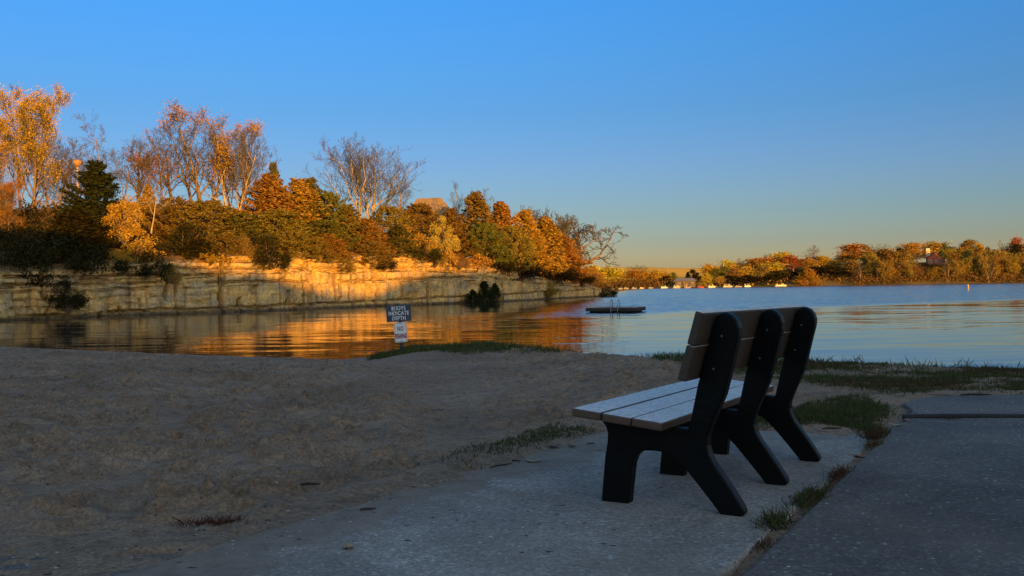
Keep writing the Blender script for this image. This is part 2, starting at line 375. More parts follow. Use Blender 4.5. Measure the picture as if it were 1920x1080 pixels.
ys = np.unique(np.r_[np.linspace(-1500, -160, 12), np.arange(-160, 20, 2.0), np.arange(20, 400, 12.0), np.arange(400, 560, 5.0), np.arange(560, 1000, 20.0), np.linspace(1000, 6000, 30)])
GX, GY = np.meshgrid(xs, ys)
GZ = np.where(GY < 14, near_sheet(GX, GY), far_ground(GX, GY))
front = (GY > 1.6) & (GY < 60) & (np.abs(GX) < 60); GZ = np.where(front, np.minimum(GZ, -3.0), GZ)
GZ = np.where((GY >= 14) & (GY < 380), np.minimum(GZ, -3.0), GZ)
GZ = np.where((GY > 1.6) & (GY <= 14) & (np.abs(GX) >= 60), np.minimum(GZ, -0.2), GZ); GZ = np.where(GY > 530, GZ-1.5, GZ)
ma, t_, b = new_mat('land'); co = objco(t_)
c = ramp(t_, noise(t_, co, 0.05, 6, 0.6), [(0.3, (0.075, 0.06, 0.022)), (0.5, (0.15, 0.11, 0.035)), (0.7, (0.22, 0.15, 0.045))])
t_.links.new(c, b.inputs['Base Color']); b.inputs['Roughness'].default_value = 1.0; b.inputs['Specular IOR Level'].default_value = 0.1
tag(link('ground', mesh_arrays('ground', np.stack([GX, GY, GZ], -1).reshape(-1, 3), grid_faces(len(ys), len(xs))), ma, smooth=True), kind='structure')

# stubble field on the far hill
fx = np.linspace(-120, 460, 90); fy = np.arange(524, 1000, 1.1); FX, FY = np.meshgrid(fx, fy)      # standing stubble in rows: every other line of vertices is raised
FZ = far_ground(FX, FY)+0.30+0.95*(np.arange(len(fy)) % 2)[:, None]*(0.8+0.5*vn(FX*0.2, FY*0.2, 75))
ma, t_, b = new_mat('stubble'); co = objco(t_, (0.02, 0.25, 1))
c = ramp(t_, noise(t_, co, 1.0, 5, 0.6), [(0.35, (0.74, 0.38, 0.055)), (0.65, (0.84, 0.48, 0.08))]); t_.links.new(c, b.inputs['Base Color']); b.inputs['Roughness'].default_value = 1.0; b.inputs['Specular IOR Level'].default_value = 0.1
tag(link('field', mesh_arrays('field', np.stack([FX, FY, FZ], -1).reshape(-1, 3), grid_faces(len(fy), len(fx))), ma), kind='structure')
# green lawn behind the marina
fx = np.linspace(52, 92, 24); fy = np.linspace(YS+32, YS+110, 24); FX, FY = np.meshgrid(fx, fy); FZ = far_ground(FX, FY)+0.25+0.03*(FY-YS-32)
tag(link('lawn', mesh_arrays('lawn', np.stack([FX, FY, FZ], -1).reshape(-1, 3), grid_faces(24, 24)), mat_plain('lawn_grass', (0.05, 0.085, 0.02), 1.0, 0.3, 0.3, 0, 0.1), smooth=True), kind='structure')

# ------------------------------------------------------------------ water
ma, t_, b = new_mat('lake_water')
b.inputs['Base Color'].default_value = (0.012, 0.020, 0.022, 1); b.inputs['Roughness'].default_value = 0.015; b.inputs['IOR'].default_value = 1.33
g = t_.nodes.new('ShaderNodeNewGeometry'); pos = g.outputs['Position']
sep = t_.nodes.new('ShaderNodeSeparateXYZ'); t_.links.new(pos, sep.inputs[0])
def mp(sc, rot=0.0):
    q = t_.nodes.new('ShaderNodeMapping'); q.inputs['Scale'].default_value = sc; q.inputs['Rotation'].default_value = (0, 0, rot); t_.links.new(pos, q.inputs[0]); return q.outputs[0]
def ncol(vec, detail=2, rough=0.5, dist=0.0):
    n = N(t_, 'ShaderNodeTexNoise', Scale=1.0, Detail=detail, Roughness=rough, Distortion=dist); t_.links.new(vec, n.inputs['Vector'])
    v = t_.nodes.new('ShaderNodeVectorMath'); v.operation = 'SUBTRACT'; t_.links.new(n.outputs['Color'], v.inputs[0]); v.inputs[1].default_value = (0.5, 0.5, 0.5); return v.outputs[0]
def vscale(v, s3):
    q = t_.nodes.new('ShaderNodeVectorMath'); q.operation = 'MULTIPLY'; t_.links.new(v, q.inputs[0])
    if isinstance(s3, bpy.types.NodeSocket): t_.links.new(s3, q.inputs[1])
    else: q.inputs[1].default_value = s3
    return q.outputs[0]
def vadd(a, c):
    q = t_.nodes.new('ShaderNodeVectorMath'); t_.links.new(a, q.inputs[0])
    if isinstance(c, bpy.types.NodeSocket): t_.links.new(c, q.inputs[1])
    else: q.inputs[1].default_value = c
    return q.outputs[0]
# slopes of the long low swell on the sheltered water
calm = vadd(vscale(ncol(mp((0.10, 0.62, 1), R(4)), 2, 0.45, 0.2), (0.020, 0.055, 0)), vscale(ncol(mp((0.40, 2.9, 1), R(-4)), 2, 0.5, 0.3), (0.022, 0.085, 0)))
calm = vadd(calm, (0, -0.010, 0))
# slopes of the wind ripples of the open water, beyond a ragged line and out of the bluff's lee
def vabs_y(v):
    q = t_.nodes.new('ShaderNodeSeparateXYZ'); t_.links.new(v, q.inputs[0]); c_ = t_.nodes.new('ShaderNodeCombineXYZ'); t_.links.new(q.outputs[0], c_.inputs[0])
    t_.links.new(mathn(t_, 'SUBTRACT', -0.012, mathn(t_, 'ABSOLUTE', q.outputs[1])), c_.inputs[1]); return c_.outputs[0]      # ripples lean with the wind: steep faces towards the beach
rough = vadd(vscale(ncol(mp((1.1, 3.0, 1), R(12)), 3, 0.6, 0.3), (0.55, 0.75, 0)), vscale(ncol(mp((0.12, 0.5, 1), R(8)), 2, 0.5), (0.15, 0.25, 0)))
rough = vabs_y(rough)
wob = mathn(t_, 'MULTIPLY_ADD', noise(t_, mp((0.03, 0.08, 1)), 1.0, 4, 0.6), 16.0, -8.0)
line = mathn(t_, 'ADD', mathn(t_, 'SUBTRACT', sep.outputs[1], mathn(t_, 'MULTIPLY_ADD', sep.outputs[0], 0.72, 46.0)), wob)
lee = mathn(t_, 'ADD', mathn(t_, 'SUBTRACT', mathn(t_, 'MULTIPLY', sep.outputs[0], 1.0), mathn(t_, 'MULTIPLY_ADD', sep.outputs[1], 0.16, -10.5)), mathn(t_, 'MULTIPLY', wob, 0.6))
def mrange(v, a, b_):
    n = N(t_, 'ShaderNodeMapRange'); n.interpolation_type = 'SMOOTHSTEP'; n.inputs[1].default_value = a; n.inputs[2].default_value = b_; t_.links.new(v, n.inputs[0]); return n.outputs[0]
mask = mathn(t_, 'MULTIPLY', mrange(line, -1.0, 8.0), mrange(lee, -4.0, 9.0))
mk = t_.nodes.new('ShaderNodeCombineXYZ')
for i in range(3): t_.links.new(mask, mk.inputs[i])
nv = vadd(vadd(calm, vscale(rough, mk.outputs[0])), (0, 0, 1))
nn = t_.nodes.new('ShaderNodeVectorMath'); nn.operation = 'NORMALIZE'; t_.links.new(nv, nn.inputs[0]); t_.links.new(nn.outputs[0], b.inputs['Normal'])
me = bpy.data.meshes.new('lake'); me.from_pydata([(-900, 9.0, WZ), (1600, 9.0, WZ), (1600, 520, WZ), (-900, 520, WZ)], [], [(0, 1, 2, 3)])
tag(link('lake_water', me, ma), kind='structure')

# ------------------------------------------------------------------ the beach, the grassy bank and the paving
SHORE = np.array([(-70, 58), (-40, 45), (-17.4, 31), (-9, 25.6), (-4.3, 23.0), (-3.3, 24.0), (-2.2, 24.4), (0, 23.0), (2.2, 18.6), (4.4, 14.2), (6.5, 12.0), (10, 10.6), (14, 10), (30, 9.5), (60, 9)], float)
def shore_d(X, Y):
    """signed distance to the water's edge, positive on land"""
    best = np.full(X.shape, 1e9); sg = np.ones(X.shape)
    for (ax, ay), (bx, by) in zip(SHORE[:-1], SHORE[1:]):
        ex, ey = bx-ax, by-ay; L = ex*ex+ey*ey
        u = np.clip(((X-ax)*ex+(Y-ay)*ey)/L, 0, 1); dx = X-ax-u*ex; dy = Y-ay-u*ey; d = dx*dx+dy*dy
        cr = ex*(Y-ay)-ey*(X-ax); k = d < best
        best = np.where(k, d, best); sg = np.where(k, np.where(cr > 0, -1, 1), sg)
    return np.sqrt(best)*sg
J0 = np.array([1.87, 5.02]); JD = np.array([0.505, 0.863]); JN = np.array([JD[1], -JD[0]])      # joint beside the bench, pointing away from the camera
E0 = np.array([-0.26, 4.90])                                                                    # left edge of the bench's pad
LPAD = [E0+JD*(-2.2), E0+JD*1.72, np.array([2.36, 6.05]), J0+JD*(-4.5)]
def poly_sd(Pg, X, Y):
    best = np.full(X.shape, 1e9); ins = np.zeros(X.shape, bool); n = len(Pg)
    for i in range(n):
        ax, ay = Pg[i]; bx, by = Pg[(i+1) % n]; ex, ey = bx-ax, by-ay
        u = np.clip(((X-ax)*ex+(Y-ay)*ey)/(ex*ex+ey*ey), 0, 1); best = np.minimum(best, (X-ax-u*ex)**2+(Y-ay-u*ey)**2)
        c = ((ay > Y) != (by > Y)) & (X < (bx-ax)*(Y-ay)/((by-ay) if by != ay else 1e-9)+ax); ins ^= c
    return np.sqrt(best)*np.where(ins, -1, 1)
PADL = [tuple(E0+JD*(-2.05)), (1.02, 6.92-0.45), (1.55, 6.28), (2.46, 6.02), tuple(J0+JD*(-4.6)), (-2.6, 1.05)]
PADL = [(-1.56, 2.80), (-0.26, 4.90), (0.62, 6.32), (1.10, 6.42), (1.70, 6.24), (2.40, 6.00), (0.05, 1.98), (-1.9, 1.98)]
APRON = [(-7.5, 3.30), (-0.9, 3.42), (-1.60, 2.77), (-1.95, 1.0), (-7.5, 1.0)]
JG = 0.012
a0 = J0+JD*(-3.5)+JN*JG*2
RN = [tuple(a0), tuple(J0+JD*1.72+JN*JG*2), (12, 5.66), (12, 1.4)]
RF = [tuple(J0+JD*1.76+JN*JG*2), (2.98, 6.85), (3.10, 7.30), (3.32, 7.58), (3.62, 7.70), (5.0, 7.72), (12, 7.6), (12, 5.70)]
ALLP = [PADL, APRON, RN, RF]
def beach_h(X, Y, fine=True):
    d = shore_d(X, Y)
    ztop = np.interp(X, [-3.4, -2.6, 0, 2, 5, 8, 14], [-0.70, -0.56, -0.44, -0.32, -0.14, -0.10, -0.06])
    w = sst(-3.7, -2.6, X-0.28*np.clip(d-1.5, 0, 8)+0.0)
    flat = np.where(d > 0, -0.78+0.047*d+0.02*np.minimum(d, 1), -0.78+0.16*d)
    flat = np.minimum(flat, -0.004+0.0*d)
    bank = np.where(d > 0, WZ+(ztop-WZ)*sst(-0.25, 1.0, d), WZ+0.2*d)
    bank = np.where(d > 1.0, ztop+(0.0-ztop)*sst(1.0, 9.0, d)*0.98, bank)
    wb = np.clip(sst(-3.6, -2.5, X)*(1-sst(2.5, 6.5, d)*(1-sst(0.5, 2.5, X))), 0, 1)
    z = flat*(1-wb)+bank*wb
    return z, d
def sand_field():
    na, nr = 820, 820
    a = np.linspace(-0.80, 0.72, na); y = 1.9*(50/1.9)**np.linspace(0, 1, nr)
    Yg = y[:, None]*np.ones(na)[None, :]; Xg = a[None, :]*Yg
    z, d = beach_h(Xg, Yg)
    pd = np.min([poly_sd(p, Xg, Yg) for p in ALLP], axis=0)
    # wash gully coming down from the paving to the water, smoother than the trodden sand
    gx = np.interp(Yg, [5, 7, 9, 13, 17, 21, 25], [0.6, -0.2, -0.5, -0.7, -1.4, -2.6, -4.4]); gw = np.interp(Yg, [5, 8, 14, 22], [0.35, 0.55, 1.3, 1.6])
    gul = np.exp(-((Xg-gx)/gw)**2)*sst(6.2, 8.2, Yg)
    grassy = sst(0.3, 1.5, Xg+0.15*d)*0
    trod = np.clip(sst(-0.3, 0.5, pd+0.5*vn(Xg*1.3, Yg*1.3, 90))*sst(-0.2, 1.6, d)*(1-0.8*gul), 0.06, 1)
    trod = trod*(1-0.72*sst(1.5, 3.5, Xg))
    lum = 0.08*fbm(Xg*0.55, Yg*0.55, 91, 2)+0.075*fbm(Xg*1.9, Yg*1.9, 92, 2)+0.040*fbm(Xg*5.5, Yg*5.5, 93, 2)
    def prints(cs, seed, la, lb, dep, prob):
        cx = np.floor(Xg/cs); cy = np.floor(Yg/cs); out = np.zeros_like(Xg)
        for i in (-1, 0, 1):
            for j in (-1, 0, 1):
                ux = cx+i; uy = cy+j
                px = (ux+_h(ux, uy, seed))*cs; py = (uy+_h(ux, uy, seed+1))*cs
                th = _h(ux, uy, seed+2)*6.283; dx = Xg-px; dy = Yg-py
                u = (dx*np.cos(th)+dy*np.sin(th))/la; v = (-dx*np.sin(th)+dy*np.cos(th))/lb; r = np.sqrt(u*u+v*v)
                k = (_h(ux, uy, seed+3) < prob)*(0.5+_h(ux, uy, seed+4))
                out += k*dep*(-1.0*(1-sst(0.35, 1.0, r))+0.5*np.exp(-((r-1.2)/0.24)**2))
        return out
    fp = prints(0.42, 101, 0.15, 0.075, 0.060, 0.8)+prints(0.27, 111, 0.10, 0.055, 0.040, 0.65)+prints(0.8, 121, 0.24, 0.14, 0.07, 0.4)
    z = z + trod*(lum+fp) - 0.05*gul*sst(0, 2, d) + 0.012*fbm(Xg*2.1, Yg*2.1, 95, 3) + 0.007*fbm(Xg*13, Yg*13, 96, 2)*sst(0, 0.5, d)
    # a broken sandy scarp at the side of the gully
    z += 0.05*np.exp(-((Xg-gx+gw*1.1)/0.25)**2)*sst(6.2, 8, Yg)*(1-sst(12, 16, Yg))
    # where it laps over the paving: thins out raggedly and dives below the slabs
    lap = pd+0.42*fbm(Xg*0.9+3, Yg*0.9, 97, 3)+0.26*fbm(Xg*3.3, Yg*3.3, 94, 3)+0.12*fbm(Xg*9, Yg*9, 98, 2)+(0.22-0.62*sst(-0.5, 0.5, (Xg-E0[0])*JN[0]+(Yg-E0[1])*JN[1]))
    lapz = np.where(lap > 0, np.minimum(0.06*lap, 0.022)+0.25*np.clip(lap-0.3, 0, 1)*z, -np.minimum(-lap*0.12, 0.06))
    lapz = lapz+np.where(lap > 0, 0.30*np.clip(lap*3, 0, 1)*(lum+fp), 0)
    k = sst(0.25, 1.0, pd)
    z = np.where(pd < 1.4, lapz*(1-k)+z*k, z)
    z = np.where(pd < -0.9, -0.08, z); z = np.where((pd > -0.06) & (pd < 0.05) & ((Xg-E0[0])*JN[0]+(Yg-E0[1])*JN[1] > 0.9), np.minimum(z, -0.022+0.03*vn(Xg*5, Yg*5, 99)), z)
    return Xg, Yg, z, d, pd, gul
SX, SY, SZ, SD, SP, SG = sand_field()
V = np.stack([SX, SY, SZ], -1).reshape(-1, 3)
ma, t_, b = new_mat('sand'); co = objco(t_)
c = ramp(t_, noise(t_, co, 0.55, 6, 0.6), [(0.3, (0.28, 0.175, 0.108)), (0.55, (0.39, 0.25, 0.158)), (0.75, (0.44, 0.30, 0.20))])
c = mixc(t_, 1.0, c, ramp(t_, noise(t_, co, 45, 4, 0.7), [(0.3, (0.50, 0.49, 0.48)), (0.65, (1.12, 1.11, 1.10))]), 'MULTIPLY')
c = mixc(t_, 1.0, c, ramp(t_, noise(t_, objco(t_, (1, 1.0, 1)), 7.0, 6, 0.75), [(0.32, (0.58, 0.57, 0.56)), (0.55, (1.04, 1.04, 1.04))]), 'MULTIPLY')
vo = N(t_, 'ShaderNodeTexVoronoi', Scale=26.0); t_.links.new(co, vo.inputs['Vector'])
sc = t_.nodes.new('ShaderNodeSeparateColor'); t_.links.new(vo.outputs['Color'], sc.inputs[0])
bits = mathn(t_, 'MULTIPLY', mathn(t_, 'GREATER_THAN', sc.outputs[0], 0.93), mathn(t_, 'LESS_THAN', vo.outputs['Distance'], 0.20))
c = mixc(t_, bits, c, ramp(t_, sc.outputs[1], [(0.0, (0.03, 0.025, 0.02)), (0.6, (0.08, 0.06, 0.045)), (0.8, (0.5, 0.47, 0.43))]))
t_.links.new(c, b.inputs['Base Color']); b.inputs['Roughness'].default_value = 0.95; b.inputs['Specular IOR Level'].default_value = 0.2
bump(t_, b, mathn(t_, 'ADD', noise(t_, co, 60, 4, 0.7), mathn(t_, 'MULTIPLY', noise(t_, co, 14, 4, 0.6), 2.0)), 0.9, 0.022)
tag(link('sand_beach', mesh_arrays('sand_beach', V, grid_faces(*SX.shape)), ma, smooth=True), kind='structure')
def sand_z(x, y):
    """height of the built sand at a place"""
    na, nr = SX.shape[1], SX.shape[0]
    i = np.log(np.asarray(y)/1.9)/np.log(50/1.9)*(nr-1); j = (np.asarray(x)/np.asarray(y)+0.80)/1.52*(na-1)
    i = np.clip(np.round(i).astype(int), 0, nr-1); j = np.clip(np.round(j).astype(int), 0, na-1)
    return SZ[i, j]

def paving_mat(name, stops, sandy=0.0):
    ma, t, b = new_mat(name); co = objco(t)
    vo = N(t, 'ShaderNodeTexVoronoi', Scale=85.0); t.links.new(co, vo.inputs['Vector'])
    sc = t.nodes.new('ShaderNodeSeparateColor'); t.links.new(vo.outputs['Color'], sc.inputs[0])
    c = ramp(t, sc.outputs[0], stops)
    vo2 = N(t, 'ShaderNodeTexVoronoi', Scale=44.0); t.links.new(co, vo2.inputs['Vector'])
    s2 = t.nodes.new('ShaderNodeSeparateColor'); t.links.new(vo2.outputs['Color'], s2.inputs[0])
    big = mathn(t, 'MULTIPLY', mathn(t, 'GREATER_THAN', s2.outputs[0], 0.93), mathn(t, 'LESS_THAN', vo2.outputs['Distance'], 0.30))
    c = mixc(t, big, c, ramp(t, s2.outputs[1], [(0, (0.10, 0.09, 0.085)), (0.5, (0.36, 0.29, 0.24)), (0.9, (0.66, 0.58, 0.50))]))
    patch = ramp(t, noise(t, co, 1.1, 6, 0.62), [(0.3, (0.66, 0.66, 0.68)), (0.7, (1.15, 1.14, 1.12))]); c = mixc(t, 1.0, c, patch, 'MULTIPLY')
    c = mixc(t, mathn(t, 'MULTIPLY', ramp(t, noise(t, co, 0.9, 5, 0.6, 0.3), [(0.50-sandy*0.15, (0, 0, 0)), (0.66-sandy*0.1, (1, 1, 1))]), 0.35+0.45*sandy), c, (0.20, 0.14, 0.095))
    c = mixc(t, mathn(t, 'MULTIPLY', ramp(t, noise(t, co, 2.3, 4, 0.6), [(0.6, (0, 0, 0)), (0.72, (1, 1, 1))]), 0.45), c, (0.12, 0.095, 0.078))
    n3 = N(t, 'ShaderNodeTexNoise', Scale=2.2, Detail=5, Roughness=0.65); t.links.new(co, n3.inputs['Vector']); va = t.nodes.new('ShaderNodeVectorMath'); t.links.new(co, va.inputs[0]); t.links.new(n3.outputs['Color'], va.inputs[1])
    vc = N(t, 'ShaderNodeTexVoronoi', Scale=0.55); vc.feature = 'DISTANCE_TO_EDGE'; t.links.new(va.outputs[0], vc.inputs['Vector'])
    c = mixc(t, mathn(t, 'MULTIPLY', ramp(t, vc.outputs['Distance'], [(0.0015, (1, 1, 1)), (0.006, (0, 0, 0))]), ramp(t, noise(t, co, 0.8, 3), [(0.46, (0, 0, 0)), (0.58, (0.75, 0.75, 0.75))])), c, (0.035, 0.028, 0.022))
    c = mixc(t, 1.0, c, ramp(t, noise(t, co, 0.42, 6, 0.7, 0.6), [(0.36, (0.62, 0.60, 0.58)), (0.56, (1.06, 1.05, 1.04))]), 'MULTIPLY')
    if sandy:      # drifted sand thinning out over the slab from its left edge
        sp_ = t.nodes.new('ShaderNodeSeparateXYZ'); t.links.new(co, sp_.inputs[0])
        dd = mathn(t, 'ADD', mathn(t, 'MULTIPLY', sp_.outputs[0], float(JN[0])), mathn(t, 'MULTIPLY_ADD', sp_.outputs[1], float(JN[1]), -float(E0 @ JN)))
        dn_ = mathn(t, 'ADD', dd, mathn(t, 'MULTIPLY_ADD', noise(t, co, 1.7, 6, 0.65), 2.0, -1.0))
        mr = N(t, 'ShaderNodeMapRange'); mr.interpolation_type = 'SMOOTHSTEP'; mr.inputs[1].default_value = 0.75; mr.inputs[2].default_value = 0.0; t.links.new(dn_, mr.inputs[0])
        gr = mathn(t, 'GREATER_THAN', mathn(t, 'ADD', mathn(t, 'MULTIPLY', noise(t, co, 90, 2), 1.0), mathn(t, 'MULTIPLY_ADD', mr.outputs[0], 0.9, -0.45)), 0.5)
        c = mixc(t, mathn(t, 'MULTIPLY', gr, mathn(t, 'MULTIPLY', mr.outputs[0], 0.9)), c, ramp(t, noise(t, co, 9, 6, 0.75), [(0.3, (0.145, 0.095, 0.06)), (0.62, (0.265, 0.175, 0.112))]))
    t.links.new(c, b.inputs['Base Color']); b.inputs['Roughness'].default_value = 0.85; b.inputs['Specular IOR Level'].default_value = 0.3
    hgt = mathn(t, 'ADD', mathn(t, 'MULTIPLY', vo.outputs['Distance'], -0.8), mathn(t, 'MULTIPLY', noise(t, co, 120, 3), 0.5))
    bump(t, b, hgt, 0.35, 0.004); return ma
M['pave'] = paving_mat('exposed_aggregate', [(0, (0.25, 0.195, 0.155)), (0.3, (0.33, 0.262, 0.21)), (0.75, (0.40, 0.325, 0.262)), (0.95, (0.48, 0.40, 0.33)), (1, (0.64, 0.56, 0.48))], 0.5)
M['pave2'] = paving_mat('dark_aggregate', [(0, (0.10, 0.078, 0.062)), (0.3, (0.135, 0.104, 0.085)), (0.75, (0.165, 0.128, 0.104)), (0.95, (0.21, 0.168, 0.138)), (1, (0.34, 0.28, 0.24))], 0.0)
def pad_z(x, y):
    """the bench's pad falls gently away towards the lake"""
    return -0.011*((x-0.918)*0.50969+(y-3.821)*0.86036+0.6)
def slab(poly, mat, z=0.0, th=0.14, fall=False):
    mb = MB(); mb.prism([tuple(p) for p in poly], z-th, z, lambda a, c, h: (a, c, h+(pad_z(a, c) if fall else 0)))
    o = mb.build('pavement', mat, bevel=0.012); tag(o, kind='structure'); return o
def ccw(p):
    A = sum(p[i][0]*p[(i+1) % len(p)][1]-p[(i+1) % len(p)][0]*p[i][1] for i in range(len(p))); return p if A > 0 else p[::-1]
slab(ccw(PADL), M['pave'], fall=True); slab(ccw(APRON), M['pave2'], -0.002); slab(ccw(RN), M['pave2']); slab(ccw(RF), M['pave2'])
# dark filler strip in the joint across the right-hand walk
q0 = np.array(RN[1]); q1 = np.array(RN[2]); mb = MB(); pts = []
for k in range(41):
    p = q0+(q1-q0)*k/40; pts.append((p[0]+0.004*math.sin(k*2.1), p[1]+0.02+0.006*math.sin(k*1.3), 0.004+0.003*math.sin(k*0.9)))
mb.tube(pts, 0.020, 6); o = mb.build('joint_strip', mat_plain('tar', (0.02, 0.018, 0.016), 0.8)); tag(o, kind='structure')

# ------------------------------------------------------------------ tree kinds (each built once, then copied)
class TubeB:
    def __init__(s): s.V = []; s.Fq = []; s.n = 0
    def path(s, P, Rd, n):
        P = np.asarray(P); k = len(P)
        d = np.gradient(P, axis=0); d /= np.linalg.norm(d, axis=1)[:, None]+1e-9
        a = np.where(np.abs(d[:, 2:3]) < 0.9, np.array([[0, 0, 1.]]), np.array([[1., 0, 0]]))
        u = np.cross(d, a); u /= np.linalg.norm(u, axis=1)[:, None]+1e-9; w = np.cross(d, u)
        t = 2*np.pi*np.arange(n)/n
        ring = P[:, None, :]+(u[:, None, :]*np.cos(t)[None, :, None]+w[:, None, :]*np.sin(t)[None, :, None])*np.asarray(Rd)[:, None, None]
        i = np.arange(k-1)[:, None]*n+np.arange(n)[None, :]; j = np.arange(k-1)[:, None]*n+(np.arange(n)[None, :]+1) % n
        s.Fq.append(np.stack([i, j, j+n, i+n], -1).reshape(-1, 4)+s.n); s.V.append(ring.reshape(-1, 3)); s.n += k*n
    def mesh(s, name): return mesh_arrays(name, np.concatenate(s.V), np.concatenate(s.Fq))
def leaf_quads(C, size, r, aspect=0.6, up=0.25, along=None):
    """little two-sided leaf blades centred on C"""
    n = len(C); nrm = r.normal(size=(n, 3)); nrm[:, 2] += up*2; nrm /= np.linalg.norm(nrm, axis=1)[:, None]
    a = r.normal(size=(n, 3)) if along is None else along+0.35*r.normal(size=(n, 3))
    u = a-nrm*np.sum(a*nrm, 1)[:, None]; u /= np.linalg.norm(u, axis=1)[:, None]+1e-9; w = np.cross(nrm, u)
    s = (size*(0.6+0.8*r.rand(n)))[:, None]
    V = np.stack([C-u*s*0.5, C+w*s*aspect*0.5, C+u*s*0.5, C-w*s*aspect*0.5], 1).reshape(-1, 3)
    return V, np.arange(4*n).reshape(n, 4)
def rotv(d, ang, r):
    """tilt a direction by an angle in a random plane"""
    a = r.normal(size=3); a -= d*np.dot(a, d); a /= np.linalg.norm(a)+1e-9
    return d*math.cos(ang)+a*math.sin(ang)
def grow(seed, height, spread, trunk_r, levels=4, counts=(9, 7, 6, 5), lean=(0, 0), limb_ang=(35, 60), up=0.22, wob=0.16, first=0.25, stems=1, twig=0.0085, droop=0.0, ratio=0.62, lens=None):
    r = np.random.RandomState(seed); tr = TubeB(); cr = TubeB(); tips = []
    def branch(p, d, L, rad, lv, k):
        n = (9, 6, 5, 4, 3, 3)[lv]; pts = [p]; dd = d.copy()
        for i in range(n):
            dd = dd+r.normal(size=3)*wob*(1.0 if lv else 0.45)+np.array([0, 0, up*(0.5 if lv else 0.2)-droop*lv*0.3*(i/n)]); dd /= np.linalg.norm(dd); pts.append(pts[-1]+dd*L/n)
        pts = np.array(pts); rd = rad*(1-np.linspace(0, 1, n+1)*(0.78 if lv < levels else 0.6)); rd = np.maximum(rd, twig)
        (tr if lv <= 1 else cr).path(pts, rd, (8, 6, 4, 3, 3, 3)[lv])
        if lv >= levels: tips.append(pts); return
        c = counts[lv]; f0 = first if lv == 0 else 0.22
        for q in range(c):
            f = f0+(1-f0)*(q+r.rand()*0.9)/c; f = min(f, 0.99); x = f*n; i = int(x); b = pts[i]+(pts[min(i+1, n)]-pts[i])*(x-i)
            ax = pts[min(i+1, n)]-pts[max(i-1, 0)]; ax /= np.linalg.norm(ax)
            ang = R(r.uniform(*limb_ang)) if lv < 2 else R(r.uniform(28, 58))
            nd = rotv(ax, ang, r)
            if lv == 0:
                nd = ax*math.cos(ang)+np.array([math.cos(q*2.4+seed), math.sin(q*2.4+seed), 0])*math.sin(ang); nd /= np.linalg.norm(nd)
            if lv == 0: LL = spread*(1.15-0.65*f)*r.uniform(0.8, 1.15)
            else: LL = L*ratio*(1.1-0.55*f)*r.uniform(0.65, 1.15)
            branch(b, nd, LL, max(twig, rd[min(i, n)]*r.uniform(0.45, 0.62)), lv+1, q)
    for s in range(stems):
        a = s*2.3+seed; d = np.array([lean[0]+(0.28*math.cos(a) if stems > 1 else 0), lean[1]+(0.28*math.sin(a) if stems > 1 else 0), 1.0]); d /= np.linalg.norm(d)
        branch(np.array([0.25*math.cos(a)*(stems > 1), 0.25*math.sin(a)*(stems > 1), -0.4]), d, height*(1.0 if s == 0 else r.uniform(0.8, 0.97)), trunk_r*(1 if s == 0 else 0.8), 0, s)
    return tr, cr, tips
PROTO = {}
def proto_bare(key, seed, bark='bark', leafmat=None, nleaf=0, lsize=0.22, clus=0.3, name='bare_tree', **kw):
    tr, cr, tips = grow(seed, **kw); r = np.random.RandomState(seed+50)
    tm = tr.mesh('trunk'); cm = cr.mesh('branches')
    e = empty(name); V = np.concatenate(cr.V); h = float(np.percentile(V[:, 2], 99.8)); w = float(np.percentile(np.abs(V[:, 0]), 98)*2)
    link('trunk', tm, M[bark], e, True); link('branches', cm, M['twig'] if key != 'dead' else M['bark_pale'], e)
    if nleaf:
        T = np.array([t[-1] for t in tips]); fld = fbm(T[:, 0]*0.5+T[:, 1]*0.3, T[:, 2]*0.5, seed, 2); keep = T[fld > np.percentile(fld, 100*(1-clus))]
        C = keep[r.randint(0, len(keep), nleaf)]+r.normal(size=(nleaf, 3))*0.28
        Vv, Fq = leaf_quads(C, np.full(nleaf, lsize), r); link('crown', mesh_arrays('crown', Vv, Fq), M[leafmat], e)
    PROTO[key] = dict(root=e, h=h, w=w, used=False)
G = dict(height=10, spread=4.6, trunk_r=0.20)
proto_bare('bareA', 1, **G, counts=(11, 7, 5, 3), limb_ang=(28, 55), up=0.26)
proto_bare('bareB', 2, height=9, spread=5.6, trunk_r=0.24, counts=(12, 8, 6, 4), limb_ang=(38, 68), up=0.30, first=0.16, bark='bark_pale')
proto_bare('bareC', 3, height=10, spread=4.0, trunk_r=0.16, counts=(10, 6, 5, 3), limb_ang=(24, 44), stems=2, up=0.22, bark='bark_pale', lean=(0.12, 0))
proto_bare('arching', 4, height=10, spread=5.0, trunk_r=0.17, counts=(9, 7, 5, 4), limb_ang=(25, 50), up=0.16, droop=0.35, stems=2)
proto_bare('rustA', 5, height=10, spread=5.0, trunk_r=0.22, counts=(9, 7, 5, 4), limb_ang=(28, 50), stems=3, up=0.24, leafmat='rust', nleaf=5200, clus=0.34, lsize=0.14, name='rust_leaved_tree')
proto_bare('rustB', 6, height=9, spread=4.4, trunk_r=0.18, counts=(9, 7, 5, 4), limb_ang=(28, 52), stems=2, up=0.24, leafmat='orange', nleaf=3000, clus=0.26, lsize=0.14, name='rust_leaved_tree')
proto_bare('darkbare', 7, height=8, spread=4.4, trunk_r=0.16, counts=(8, 7, 6, 4), limb_ang=(30, 60), stems=3, up=0.18, leafmat='rust', nleaf=900, clus=0.2, lsize=0.13)
proto_bare('oak', 8, height=6, spread=6.6, trunk_r=0.42, counts=(11, 8, 6, 4), limb_ang=(40, 80), up=0.10, wob=0.30, first=0.2, twig=0.020, name='oak_tree', ratio=0.56)
